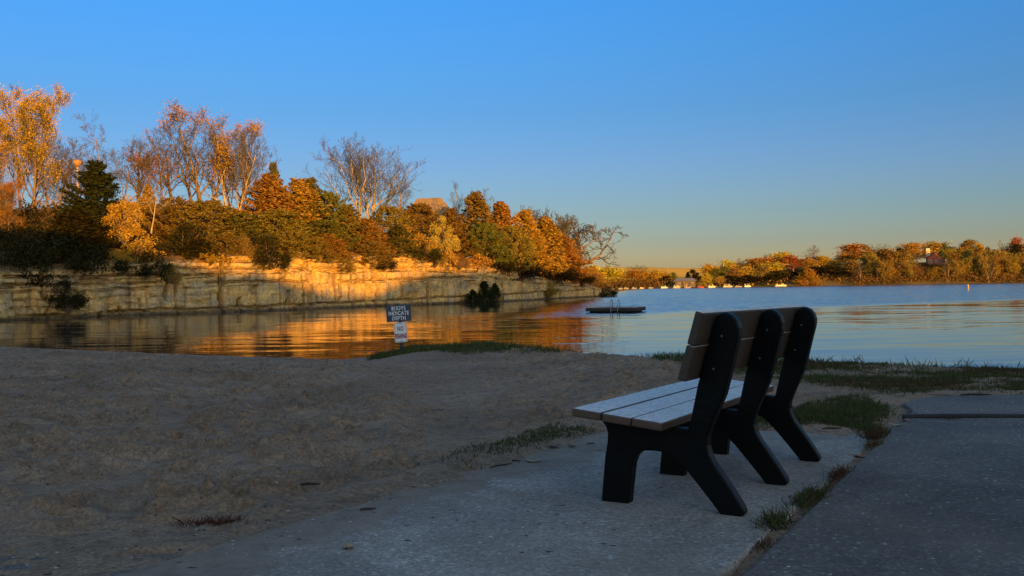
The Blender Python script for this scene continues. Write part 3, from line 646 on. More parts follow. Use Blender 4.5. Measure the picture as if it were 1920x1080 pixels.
proto_bare('fan', 12, height=8.5, spread=6.6, trunk_r=0.20, counts=(15, 8, 6, 3), limb_ang=(18, 62), up=0.34, first=0.10, stems=2, bark='bark_pale', wob=0.13, ratio=0.58)
proto_bare('goldA', 9, height=13, spread=4.4, trunk_r=0.25, counts=(14, 8, 6, 4), limb_ang=(24, 42), stems=3, up=0.30, first=0.22, leafmat='gold', nleaf=26000, clus=0.75, lsize=0.145, name='golden_tree')
proto_bare('dead', 10, height=5, spread=2.8, trunk_r=0.09, counts=(4, 4, 3, 2), limb_ang=(30, 60), up=0.20, bark='bark_pale', twig=0.014, name='dead_tree', first=0.35)

def proto_conifer(key, seed, h, rmax, nfr, mat, name, shape='cone', lsz=0.20, frl=1.0, droop=-0.15, perfr=34):
    """a trunk and many foliage sprays; each spray is a flat fan of needle blades"""
    r = np.random.RandomState(seed); tb = TubeB()
    tp = np.array([[0.05*math.sin(i*1.3), 0.05*math.cos(i*1.7), z] for i, z in enumerate(np.linspace(-0.4, h*0.97, 8))]); tb.path(tp, np.linspace(0.16, 0.02, 8)*h/7, 6)
    Cs = []; Al = []
    for i in range(nfr):
        f = r.rand()**0.85*0.985
        if shape == 'cone': rad = rmax*(1-f)**0.75*min(1, (f+0.10)/0.18)
        elif shape == 'broad': rad = rmax*math.sqrt(max(0, 1-f**2.2))*min(1, (f+0.16)/0.24)
        else: rad = rmax*math.sqrt(max(0.0, 1-(2*f-0.85)**2)) if abs(2*f-0.85) < 1 else 0.1
        a = r.rand()*6.283; lob = 1+0.24*math.sin(3*a+seed+f*5)+0.16*math.sin(5*a+seed*2+f*11)
        rad = max(0.06, rad*lob*r.uniform(0.55, 1.08)); base = np.array([math.cos(a)*rad, math.sin(a)*rad, f*h+0.05])
        out = np.array([math.cos(a), math.sin(a), 0.35+0.9*f+droop*r.rand()]); out /= np.linalg.norm(out)
        L = frl*r.uniform(0.6, 1.2)*(1-0.45*f); side = np.cross(out, [0, 0, 1.0]); side /= np.linalg.norm(side)+1e-9
        t = r.rand(perfr)**0.8; w = (r.rand(perfr)-0.5)*0.55*L*np.sin(np.pi*np.clip(t*0.85+0.15, 0, 1))
        P = base+out*(t*L-0.55*L)[:, None]+side*w[:, None]+r.normal(size=(perfr, 3))*0.05*L; P[:, 2] += r.normal(size=perfr)*0.09*L-0.10*L*(1-t)**2
        Cs.append(P); Al.append(out[None, :]+side*np.sign(w)[:, None]*0.6)
        if f < 0.92 and i % 7 == 0: tb.path(np.array([[0, 0, max(0.1, f*h-0.25*rad)], base*np.array([.5, .5, 1])-np.array([0, 0, .12*rad]), base]), [0.03, 0.022, 0.01], 3)
    C = np.concatenate(Cs); A = np.concatenate(Al); Vv, Fq = leaf_quads(C, np.full(len(C), lsz), r, 0.42, 0.12, A)
    e = empty(name); link('trunk', tb.mesh('trunk'), M['bark'], e, True); link('crown', mesh_arrays('crown', Vv, Fq), M[mat], e)
    PROTO[key] = dict(root=e, h=h, w=float(np.percentile(np.abs(Vv[:, 0]), 97)*2), used=False)
proto_conifer('junA', 21, 6.5, 1.75, 380, 'cedar', 'juniper_tree')
proto_conifer('junB', 22, 6.0, 2.2, 460, 'juniper', 'juniper_tree', 'broad')
proto_conifer('junC', 23, 7.0, 1.35, 300, 'rustcedar', 'juniper_tree')
proto_conifer('junD', 24, 5.5, 2.0, 400, 'cedar', 'juniper_tree', 'broad')
proto_conifer('junE', 26, 6.2, 1.6, 340, 'juniper', 'juniper_tree')
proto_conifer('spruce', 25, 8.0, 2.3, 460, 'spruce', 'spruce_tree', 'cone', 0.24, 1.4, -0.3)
def proto_bush(key, seed, h, rad, n, mat, name, lsize=0.12, nclump=30):
    r = np.random.RandomState(seed); tb = TubeB(); Cs = []
    for i in range(nclump):
        a = r.rand()*6.283; q = math.sqrt(r.rand())*rad; z = h*(0.12+0.80*r.rand()*math.sqrt(max(0.05, 1-(q/rad)**2))); c = np.array([q*math.cos(a), q*math.sin(a), z])
        tb.path(np.array([[0.12*math.cos(a), 0.12*math.sin(a), -0.3], c*np.array([.45, .45, .6]), c]), [0.05, 0.03, 0.012], 4)
        k = int(n/nclump); P = r.normal(size=(k, 3)); P /= np.linalg.norm(P, axis=1)[:, None]; P *= (r.rand(k)**0.5)[:, None]*np.array([1, 1, 0.8])*rad*r.uniform(0.22, 0.42); Cs.append(c+P)
    C = np.concatenate(Cs); Vv, Fq = leaf_quads(C, np.full(len(C), lsize), r, 0.65, 0.3)
    e = empty(name); link('stems', tb.mesh('stems'), M['bark'], e); link('crown', mesh_arrays('crown', Vv, Fq), M[mat], e)
    PROTO[key] = dict(root=e, h=float(np.percentile(Vv[:, 2], 99)), w=float(np.percentile(np.abs(Vv[:, 0]), 97)*2), used=False)
proto_bush('bushY', 31, 3.0, 1.6, 4200, 'yellow', 'leafy_shrub')
proto_bush('bushO', 32, 3.0, 1.7, 4200, 'orange', 'leafy_shrub')
proto_bush('bushR', 33, 2.4, 1.8, 3600, 'rust', 'leafy_shrub')
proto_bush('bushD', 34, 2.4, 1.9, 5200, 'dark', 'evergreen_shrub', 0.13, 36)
proto_bush('bushB', 35, 2.2, 1.9, 3800, 'brown', 'brushy_shrub', 0.12, 32)
proto_bush('tuftO', 36, 1.0, 1.1, 1500, 'orange', 'dry_shrub', 0.13, 30)
def proto_far(key, seed, h, rad, n, mat, name='lakeside_tree', lsize=0.55, trunkmat='bark_pale', open_=0.5, low=0.35):
    """broad-leaved tree for the far shore: pale trunk, forking limbs, a loose crown of leaf clusters"""
    tr, cr, tips = grow(seed, h*0.86, rad*0.95, 0.16, 2, (9, 6), limb_ang=(25, 55), first=low, twig=0.05, up=0.24)
    r = np.random.RandomState(seed+9); T = np.array([t[-1] for t in tips]); m2 = np.array([t[1] for t in tips]); T = np.concatenate([T, T, m2])
    C = T[r.randint(0, len(T), n)]+r.normal(size=(n, 3))*np.array([1, 1, 0.8])*rad*0.17*open_/0.5
    Vv, Fq = leaf_quads(C, np.full(n, lsize), r, 0.7, 0.3)
    tr.V += cr.V; tr.Fq += [f+tr.n for f in cr.Fq]
    e = empty(name); link('trunk', tr.mesh('trunk'), M[trunkmat], e); link('crown', mesh_arrays('crown', Vv, Fq), M[mat], e)
    PROTO[key] = dict(root=e, h=float(np.percentile(Vv[:, 2], 99)), w=float(np.percentile(np.abs(Vv[:, 0]), 97)*2), used=False, arr=(Vv, Fq))
proto_far('fOlive', 41, 14, 4.2, 1900, 'olive', low=0.16)
proto_far('fOlive2', 42, 15, 3.6, 1700, 'olive', low=0.2)
proto_far('fBrown', 43, 13, 4.5, 1800, 'brown', low=0.14)
proto_far('fGold', 44, 12, 4.6, 1700, 'gold', low=0.3)
proto_far('fOrange', 45, 13, 4.6, 1700, 'orange', low=0.3)
proto_far('fRed', 46, 12, 4.8, 1900, 'red', low=0.25)
proto_far('fYel', 47, 11, 3.8, 1500, 'yellow', low=0.3)
proto_far('fDark', 48, 12, 3.6, 2200, 'dark', low=0.15)

def place(key, loc, hgt, wid, label, cat, group=None, mat=None, name=None, rz=None):
    pr = PROTO[key]; o = pr['root'] if not pr['used'] else copy_tree(pr['root']); pr['used'] = True
    if name: o.name = name
    o.location = loc; sz = hgt/pr['h']; sx = wid/pr['w']; o.scale = (sx, sx, sz); o.rotation_euler = (0, 0, rngP.uniform(0, 6.28) if rz is None else rz)
    for k in ('label', 'category', 'group'):
        if k in o: del o[k]
    tag(o, label, cat, group)
    for ch in o.children:
        if ch.name.split('.')[0] == 'crown' and len(ch.material_slots):
            ch.material_slots[0].link = 'OBJECT'; ch.material_slots[0].material = M[mat] if mat else ch.data.materials[0]
    return o
def on_bluff(key, x, ytop, wpx, off, label, cat='tree', mat=None, ybase=None, group=None, name=None, rz=None):
    D = cliffD(x)+off; t = at(x, ytop, D)
    p = at(x, 500, D); z = plateau(p[0], p[1])-0.1 if ybase is None else at(x, ybase, D)[2]
    return place(key, (t[0], t[1], z), max(0.8, t[2]-z), wpx*D/F, label, cat, group, mat, name, rz)
# tall leafless and turning trees along the back
B = on_bluff
B('goldA', 48, 152, 140, 14, 'tall golden-leaved tree at the far left, the highest crown on the bluff')
B('goldA', -28, 215, 120, 12, 'golden-leaved tree cut by the left edge of the picture')
B('goldA', 2, 330, 90, 7, 'low gold and brown leaved tree below the tall golden one', mat='orange')
B('darkbare', 98, 252, 110, 16, 'dark leafless tree between the tall golden tree and the lamp post', rz=1.0)
B('darkbare', 138, 268, 90, 18, 'thin dark leafless tree close behind the lamp post', rz=3.9)
B('arching', 212, 220, 150, 13, 'leafless tree with long arching top branches above the dark spruce', rz=0.4)
B('bareA', 252, 262, 120, 17, 'fine-twigged bare tree right behind the arching one', rz=1.3)
B('rustB', 296, 236, 130, 14, 'bare tree with a few rusty leaves left of the big rust-red tree', rz=2.2)
B('rustA', 378, 207, 165, 14, 'big rust-red leaved tree with several stems, highest of the left group')
B('bareA', 325, 270, 110, 20, 'thin bare tree between the rusty-leaved trees', rz=4.0)
B('bareC', 432, 214, 150, 12, 'pale-barked bare tree leaning right beside the big rust-red tree', rz=0.2)
B('rustA', 440, 225, 110, 17, 'rust-leaved tree behind the pale leaning trunk', rz=2.5)
B('bareC', 470, 240, 120, 16, 'bare tree with fan of fine pale twigs at the right end of the left group', rz=0.0)
B('fan', 688, 256, 172, 11, 'wide spreading bare tree standing alone against the sky', rz=2.0)
B('bareA', 742, 330, 80, 9, 'small bare tree on the right flank of the wide spreading one', rz=0.6)
B('bareC', 855, 340, 72, 14, 'slender bare tree just right of the brown roof', rz=1.7)
B('bareA', 913, 352, 75, 16, 'bare tree behind the pointed juniper', rz=2.7)
B('bareA', 975, 384, 75, 12, 'small bare tree above the orange junipers', rz=0.2)
B('oak', 1030, 392, 110, 9, 'bare crooked oak behind the rust juniper', rz=1.1)
B('oak', 1083, 400, 150, 5, 'bare crooked oak reaching out right over the water at the end of the bluff', rz=0.25)
B('dead', 282, 352, 80, 5, 'small dead tree with whitish forked branches', ybase=432, rz=0.0)
# evergreen wall
B('spruce', 180, 306, 125, 7, 'dark spruce with ragged top standing in shade at the left')
B('spruce', 140, 395, 120, 5, 'low dark spruce below the lamp post', mat='dark')
B('junC', 278, 348, 45, 11, 'narrow rusty juniper behind the dead tree')
B('junB', 330, 372, 120, 9, 'green-brown juniper behind the whitish dead tree', mat='cedar')
B('junD', 390, 378, 140, 7, 'broad bronze juniper half in shade under the big rust-red tree')
B('junB', 455, 400, 110, 6, 'dark green juniper left of the large bronze ones', mat='juniper')
B('junA', 505, 330, 130, 10, 'large bronze juniper with a rusty top, left of the green pointed one', mat='rustcedar')
B('junD', 520, 395, 130, 5, 'broad bronze juniper with drooping tiers at the cliff edge')
B('junE', 512, 308, 50, 14, 'thin dark green conifer tip against the sky')
B('junA', 560, 338, 120, 9, 'rust-topped juniper in the middle of the evergreen wall', mat='rustcedar')
B('junE', 581, 336, 80, 12, 'green pointed juniper on the skyline')
B('junB', 612, 362, 120, 8, 'broad green juniper left of the spreading bare tree')
B('junD', 595, 415, 105, 4, 'yellow-green juniper above the lit cliff', mat='juniper')
B('junA', 650, 385, 95, 6, 'olive juniper below the spreading bare tree', mat='cedar')
B('junA', 688, 412, 100, 4, 'rust-brown juniper hanging over the lit cliff', mat='rustcedar', ybase=492)
B('junB', 728, 388, 100, 8, 'dense bronze juniper right of the spreading bare tree', mat='cedar')
B('junE', 745, 425, 75, 4, 'small green juniper above the shrub-topped ledge')
B('junD', 785, 384, 110, 9, 'wide olive juniper below the brown roof', mat='cedar')
B('junA', 845, 392, 80, 8, 'olive juniper behind the bright yellow bush', mat='cedar')
B('junC', 892, 362, 90, 7, 'tall pointed bronze juniper, highest on the right half of the bluff', mat='cedar')
B('junB', 905, 420, 105, 4, 'full green juniper right of the bright yellow bush')
B('junC', 938, 380, 80, 8, 'orange-topped juniper right of the tall pointed one')
B('junB', 958, 425, 100, 4, 'green juniper with gaps where the pale sky shows through', mat='cedar')
B('junC', 985, 395, 80, 6, 'orange juniper left of the rust one', mat='orange')
B('junC', 1022, 408, 80, 4, 'rust-red pointed juniper next to the crooked oaks', mat='rustcedar')
B('junA', 1052, 440, 95, 3, 'rust-orange juniper at the foot of the crooked oaks', mat='orange')
# shrubs and small trees at the cliff's edge
B('bushO', 232, 372, 75, 3.5, 'orange-leaved small tree in front of the dark spruce', 'shrub', ybase=450, name='leafy_tree')
B('bushY', 252, 432, 92, 2.0, 'yellow-olive leaved bush hanging over the shaded cliff', 'shrub', ybase=500, mat='gold')
B('bushY', 830, 408, 54, 3, 'bright yellow bush, the palest on the bluff', 'shrub', ybase=476)
B('bushR', 770, 428, 90, 3, 'rust-red bush left of the bright yellow one', 'shrub', ybase=484)
B('bushD', 788, 455, 78, 1.2, 'dark bush casting its shadow on the stained rock', 'shrub', ybase=492)
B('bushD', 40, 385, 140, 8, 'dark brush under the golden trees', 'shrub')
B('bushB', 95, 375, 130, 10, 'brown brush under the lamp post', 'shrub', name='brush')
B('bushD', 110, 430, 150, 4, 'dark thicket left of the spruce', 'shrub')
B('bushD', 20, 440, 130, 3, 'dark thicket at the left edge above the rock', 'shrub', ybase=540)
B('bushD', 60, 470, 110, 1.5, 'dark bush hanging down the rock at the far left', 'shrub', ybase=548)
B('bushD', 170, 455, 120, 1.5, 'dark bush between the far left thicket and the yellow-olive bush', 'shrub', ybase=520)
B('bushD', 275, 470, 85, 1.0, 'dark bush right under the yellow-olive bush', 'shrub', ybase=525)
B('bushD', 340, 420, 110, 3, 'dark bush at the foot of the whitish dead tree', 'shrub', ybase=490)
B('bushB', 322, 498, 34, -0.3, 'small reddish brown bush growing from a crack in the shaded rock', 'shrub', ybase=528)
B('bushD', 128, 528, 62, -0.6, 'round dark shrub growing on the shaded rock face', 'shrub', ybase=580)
B('bushD', 503, 440, 75, 0.6, 'dark evergreen bush drooping over the rock between the lit patches', 'shrub', ybase=506)
B('bushB', 455, 445, 60, 1.5, 'greyish brown brush at the edge above the left lit patch', 'shrub', ybase=490)
B('tuftO', 396, 476, 60, 0.6, 'glowing orange dry brush on the edge above the left lit patch', 'shrub', ybase=493, mat='rust')
B('junD', 640, 470, 48, 0.6, 'small juniper drooping over the brightest rock', 'shrub', mat='cedar', ybase=510, name='juniper_shrub')
B('junB', 590, 445, 80, 1.2, 'spreading juniper whose boughs hang over the lit rock', 'shrub', mat='cedar', ybase=492, name='juniper_shrub')
B('bushD', 718, 478, 50, 0.3, 'dark small bush at the right end of the brightest rock', 'shrub', ybase=506)
B('bushB', 815, 474, 46, 0.3, 'brown bush hanging below the bright yellow one', 'shrub', ybase=498)
B('bushB', 862, 478, 36, 0.3, 'small round brown bush in the glowing brush on the ledge', 'shrub', ybase=502)
B('tuftO', 838, 470, 40, 0.9, 'orange dry brush right below the bright yellow bush', 'shrub', ybase=497)
B('tuftO', 895, 478, 52, 0.9, 'orange dry brush on the ledge left of the dark junipers', 'shrub', ybase=502)
B('junB', 548, 432, 95, 1.0, 'bronze juniper spilling over the rim left of the brightest rock', mat='cedar', ybase=486)
B('junD', 612, 440, 80, 1.6, 'rust-tinged juniper on the rim above the brightest rock', mat='rustcedar', ybase=482)
B('junB', 694, 452, 84, 0.7, 'low olive juniper draping over the rim at the right end of the brightest rock', mat='cedar', ybase=499)
B('junD', 752, 446, 70, 1.2, 'low green juniper on the rim left of the rust-red bush', mat='juniper', ybase=484)
B('junB', 425, 440, 95, 2.2, 'low bronze juniper behind the glowing orange dry brush', mat='cedar', ybase=487)
B('junD', 370, 450, 80, 2.0, 'low dark juniper left of the glowing orange dry brush', mat='dark', ybase=492)
B('bushD', 938, 470, 70, 1.2, 'dark evergreen bush above the cedar at the waterline', 'shrub', ybase=512)
B('bushD', 975, 480, 80, 1.2, 'dark evergreen bush left of the green niche in the rock', 'shrub', ybase=522)
B('bushD', 1040, 490, 95, 1.0, 'long dark evergreen bush on top of the right end of the cliff', 'shrub', ybase=528)
B('bushD', 1085, 500, 60, 0.8, 'dark bush on the last high block of the cliff', 'shrub', ybase=534)
B('bushO', 1072, 480, 55, 2, 'orange-leaved bush under the crooked oaks', 'shrub', ybase=512)
B('bushB', 1105, 500, 50, 3, 'reddish brown brush where the bluff slopes down', 'shrub', ybase=538)
B('bushD', 1028, 530, 34, -0.6, 'grey-green shrub in the niche of the rock', 'shrub', ybase=556, mat='olive')
B('spruce', 908, 528, 38, -1.4, 'dark cedar growing at the foot of the cliff by the water', 'tree', ybase=571, mat='spruce', name='cedar_tree')
B('spruce', 886, 543, 24, -1.4, 'smaller dark cedar left of the one at the waterline', 'tree', ybase=570, mat='spruce', name='cedar_tree')
B('spruce', 928, 532, 22, -1.1, 'narrow dark cedar right of the one at the waterline', 'tree', ybase=562, mat='spruce', name='cedar_tree')
B('bushD', 1145, 538, 28, 0.2, 'dark little bush on the low tip of the bluff', 'shrub', ybase=554)
B('bushD', 1128, 541, 26, 0.2, 'low dark shrub left of the bush on the tip', 'shrub', ybase=556)

# the house on the bluff: a brown hip roof shows between the trees
hp = at(800, 372, cliffD(800)+24); hz_ = plateau(hp[0], hp[1]); hh = hp[2]-hz_
house = empty('house', (hp[0], hp[1], hz_), 0.15); tag(house, 'house on the bluff with a tan hip roof showing over the junipers', 'house')
mw = mat_plain('siding', (0.35, 0.28, 0.2), 0.9); mr = mat_plain('tan_shingle', (0.20, 0.13, 0.06), 0.9, 0.2, 3)
mb = MB(); mb.box((0, 0, 1.3), (8.6, 7, 3.6)); mb.build('wall', mw, house)
mb = MB(); e_ = 3.0; rf = [(-4.9, -4.1, e_), (4.9, -4.1, e_), (4.9, 4.1, e_), (-4.9, 4.1, e_), (-1.2, 0, hh), (1.9, 0, hh+0.1), (-4.9, -4.1, e_-0.2), (4.9, -4.1, e_-0.2), (4.9, 4.1, e_-0.2), (-4.9, 4.1, e_-0.2)]
mb.add(rf, [(0, 1, 5, 4), (1, 2, 5), (2, 3, 4, 5), (3, 0, 4), (6, 7, 1, 0), (7, 8, 2, 1), (8, 9, 3, 2), (9, 6, 0, 3), (9, 8, 7, 6)]); mb.build('roof', mr, house)
for sx in (-2.2, 1.6):
    mb = MB(); mb.box((sx, -3.53, 1.6), (1.4, 0.1, 1.3)); w_ = mb.build('window', mat_plain('window_frame', (0.5, 0.48, 0.44), 0.6), house)
    mb = MB(); mb.box((sx, -3.59, 1.6), (1.2, 0.02, 1.1)); mb.build('pane', mat_plain('dark_glass', (0.02, 0.025, 0.03), 0.1, 0.1, 1, 0), w_)
# lamp post among the golden trees
D = cliffD(145)+9; lt = at(145, 302, D); lz = plateau(lt[0], lt[1]); lp = empty('lamp_post', (lt[0], lt[1], lz)); tag(lp, 'tall pale lamp post with a wide round head left of the dark spruce', 'lamp post')
H_ = lt[2]-lz; mpost = mat_plain('weathered_paint', (0.42, 0.30, 0.16), 0.7)
mb = MB(); mb.tube([(0, 0, -0.3), (0, 0, H_-0.5)], [0.11, 0.08], 10); mb.build('post', mpost, lp, smooth=True)
mb = MB(); mb.lathe([(0.08, H_-0.52), (0.24, H_-0.34), (0.36, H_-0.14), (0.36, H_-0.02), (0.22, H_+0.10), (0.05, H_+0.14)], n=18); mb.build('lamp_head', mat_plain('rusty_cap', (0.30, 0.16, 0.06), 0.7), lp, smooth=True)

# ------------------------------------------------------------------ the far shore
def fg_z(X, Y): return float(far_ground(np.array([X]), np.array([Y]))[0])
def far(key, x, ytop, wpx, back, label, cat='tree', mat=None, group=None, name=None, rz=None, ybase=None):
    D = YS+back; p = at(x, 520, D); z = fg_z(p[0], D)-0.2; t = at(x, ytop, D)
    return place(key, (t[0], D, z), max(2.0, t[2]-z), wpx*D/F, label, cat, group, mat, name, rz)
Fr = far
# right shore: crowns one can tell apart
Fr('bareA', 1522, 459, 46, 40, 'bare tree standing up against the sky over the red maple on the far shore', rz=0.5)
Fr('fRed', 1488, 479, 44, 34, 'deep red maple on the far shore, the reddest crown')
Fr('fRed', 1519, 484, 36, 30, 'smaller red maple beside the dark gable on the far shore', mat='rust')
Fr('fGold', 1466, 472, 40, 46, 'golden rounded crown left of the red maple on the far shore')
Fr('fYel', 1543, 480, 30, 36, 'yellow crown right behind the dark gable on the far shore', mat='gold')
Fr('fOrange', 1578, 477, 40, 40, 'orange crown above the dark grove on the far shore')
Fr('junA', 1514, 503, 44, 5, 'glowing orange cone-shaped cedar standing alone at the far waterline', mat='orange')
Fr('fOrange', 1603, 457, 48, 44, 'large orange crown at the left end of the tall far right wood')
Fr('fOlive', 1632, 460, 34, 46, 'olive crown right of the large orange one')
Fr('bareA', 1662, 456, 50, 55, 'bare crown rising between the olive crowns of the far right wood', rz=2.0)
Fr('fOlive2', 1668, 466, 34, 40, 'green olive crown under the bare one on the far right')
Fr('fDark', 1692, 466, 18, 40, 'dark narrow crown left of the orange dome on the far shore')
Fr('fOrange', 1719, 455, 38, 50, 'smooth orange dome of a tree left of the red house')
Fr('fGold', 1748, 453, 46, 62, 'broad golden crown right behind the red house', mat='orange')
Fr('fDark', 1775, 457, 22, 58, 'dark small crown right of the broad golden one', mat='juniper')
Fr('fOlive', 1803, 452, 52, 50, 'tall olive pine with a dark green top on the far right', mat='olive')
Fr('fDark', 1813, 451, 26, 56, 'dark green top poking out of the tall olive pine', mat='juniper')
Fr('fYel', 1839, 456, 19, 60, 'small bright yellow crown on the far right skyline', mat='gold')
Fr('fDark', 1856, 464, 14, 60, 'small dark pointed evergreen beside the bright yellow crown', mat='spruce')
Fr('bareC', 1877, 449, 26, 58, 'pale bare fan-shaped tree on the far right skyline', rz=0.8)
Fr('fRed', 1901, 446, 30, 56, 'round dark red crown near the right edge of the picture', mat='rust')
Fr('fDark', 1903, 458, 20, 50, 'dark evergreen in front of the round dark red crown', mat='dark')
Fr('fOrange', 1924, 458, 30, 52, 'orange crown cut by the right edge of the picture')
Fr('bareA', 1611, 488, 34, 8, 'pale forked bare tree leaning over the water where the dark grove ends', rz=0.7)
Fr('bareB', 1853, 487, 36, 6, 'pale forked bare tree among the olive trees below the bright yellow crown', rz=2.7)
Fr('bareC', 1776, 487, 18, 4, 'leaning pale trunk at the water below the red house', rz=3.0)
# the even row of slim trees along the right-hand waterline
for i, x in enumerate(np.arange(1626, 1945, 10.5)):
    x = x+rng.uniform(-4, 4); yt = np.interp(x, [1590, 1640, 1700, 1750, 1800, 1860, 1940], [486, 484, 494, 508, 486, 478, 484])+rng.uniform(-4, 7)
    key = ('fOlive', 'fOlive2', 'fOlive', 'fBrown', 'fOlive2')[rng.randint(5)]
    Fr(key, x, yt, rng.uniform(22, 32), rng.uniform(5, 16), 'slim olive brown tree with pale trunk in the even row along the right-hand far waterline', group='olive trees along the right-hand far waterline')
for i, x in enumerate(np.arange(1620, 1945, 13)):
    x = x+rng.uniform(-5, 5); yt = np.interp(x, [1590, 1640, 1700, 1730, 1765, 1780, 1860, 1940], [474, 470, 474, 501, 501, 466, 468, 474])+rng.uniform(-4, 5)
    Fr(('fOlive', 'fBrown', 'fOlive2', 'fOrange')[rng.randint(4)], x, yt, rng.uniform(26, 38), rng.uniform(20, 36), 'olive brown crown in the second row of the far right wood', group='second row of the far right wood', mat=('olive', 'brown', 'olive')[rng.randint(3)])
# dark grove, shade put into the leaf colour, and the wood behind the boats
for x, yt, w, bk, key, mt, lab in [
    (1345, 505, 22, 26, 'junB', 'juniper', 'dark green pine left of the yellow dome on the far shore'), (1352, 500, 24, 30, 'fDark', 'juniper', 'bluish green crown behind the white canopied boat'),
    (1368, 488, 34, 44, 'fYel', 'yellow', 'yellow-green domed crown on the far skyline'), (1388, 484, 30, 48, 'bareA', None, 'bare twiggy crown right of the yellow dome'),
    (1410, 485, 44, 46, 'fOrange', 'orange', 'rusty orange crown in the middle of the far wood'), (1436, 482, 40, 44, 'fGold', 'orange', 'tan orange crown left of the golden rounded one'),
    (1446, 474, 40, 52, 'bareB', None, 'pale bare crown behind the tan orange one'), (1330, 495, 34, 40, 'fGold', 'gold', 'golden crown where the far wood meets the field'),
    (1324, 512, 28, 12, 'junA', 'gold', 'golden olive conifer at the water right of the marina'), (1306, 506, 20, 24, 'fDark', 'dark', 'dark crown right behind the marina roof'),
    (1290, 510, 14, 60, 'junA', 'juniper', 'small dark conifer on the lawn behind the marina'), (1263, 511, 16, 50, 'fDark', 'juniper', 'dark round tree left of the lawn'),
    (1246, 518, 26, 20, 'fDark', 'dark', 'dark tree at the water left of the marina'), (1225, 520, 26, 14, 'fDark', 'dark', 'low dark tree at the water below the golden trees'),
    (1350, 518, 22, 9, 'fBrown', 'orange', 'tan tree at the waterline right of the golden conifer'), (1375, 508, 34, 18, 'fBrown', 'brown', 'brown tree behind the white canopied boat'),
    (1398, 500, 40, 24, 'fBrown', 'orange', 'tan crown above the dark grove behind the boats'), (1425, 500, 38, 22, 'fBrown', 'brown', 'brown crown in the middle of the dark grove'),
    (1385, 517, 40, 8, 'fDark', 'dark', 'dark bushy tree behind the second boat'), (1412, 516, 42, 8, 'fDark', 'dark', 'dark bushy tree in the middle of the shaded waterline'),
    (1440, 514, 40, 8, 'fDark', 'dark', 'dark bushy tree left of the boat with red seats'), (1465, 508, 40, 14, 'fDark', 'dark', 'dark tree behind the boat with red seats'),
    (1490, 506, 40, 18, 'fDark', 'dark', 'dark tree left of the glowing orange cedar'), (1545, 500, 44, 22, 'fDark', 'dark', 'dark tree right of the glowing orange cedar'),
    (1575, 498, 44, 18, 'fDark', 'dark', 'dark tree below the orange crown of the grove'), (1450, 492, 46, 30, 'fGold', 'gold', 'golden crown in front of the red maple'),
    (1560, 488, 40, 30, 'fBrown', 'brown', 'brown crown between the yellow and the large orange one'), (1598, 488, 40, 22, 'fBrown', 'brown', 'reddish brown crown under the large orange one'),
    (1118, 498, 40, 40, 'fOlive', 'gold', 'golden green crown just behind the tip of the bluff'), (1140, 500, 40, 42, 'fGold', 'gold', 'golden crown second from the tip of the bluff'),
    (1160, 506, 34, 36, 'fGold', 'gold', 'golden crown third from the tip of the bluff'), (1182, 507, 34, 34, 'fOrange', 'orange', 'orange-brown crown above the left-hand boats'),
    (1203, 495, 36, 70, 'bareB', None, 'bare twiggy crown left of the stubble field'), (1204, 508, 36, 34, 'fGold', 'orange', 'orange crown under the bare twiggy one'),
    (1228, 507, 36, 36, 'fGold', 'gold', 'golden crown at the left edge of the stubble field'), (1250, 512, 26, 40, 'fYel', 'gold', 'small golden crown over the dark tree at the water'),
    (1130, 518, 36, 14, 'fGold', 'gold', 'low golden tree at the water just beyond the tip'), (1152, 520, 34, 12, 'fOlive', 'gold', 'low golden green tree behind the leftmost boat'),
    (1176, 522, 34, 12, 'fGold', 'orange', 'low orange tree behind the left-hand boats'), (1200, 522, 34, 12, 'fOrange', 'orange', 'low rusty tree behind the left-hand boats')]:
    Fr(key, x, yt, w, bk, lab, mat=mt)
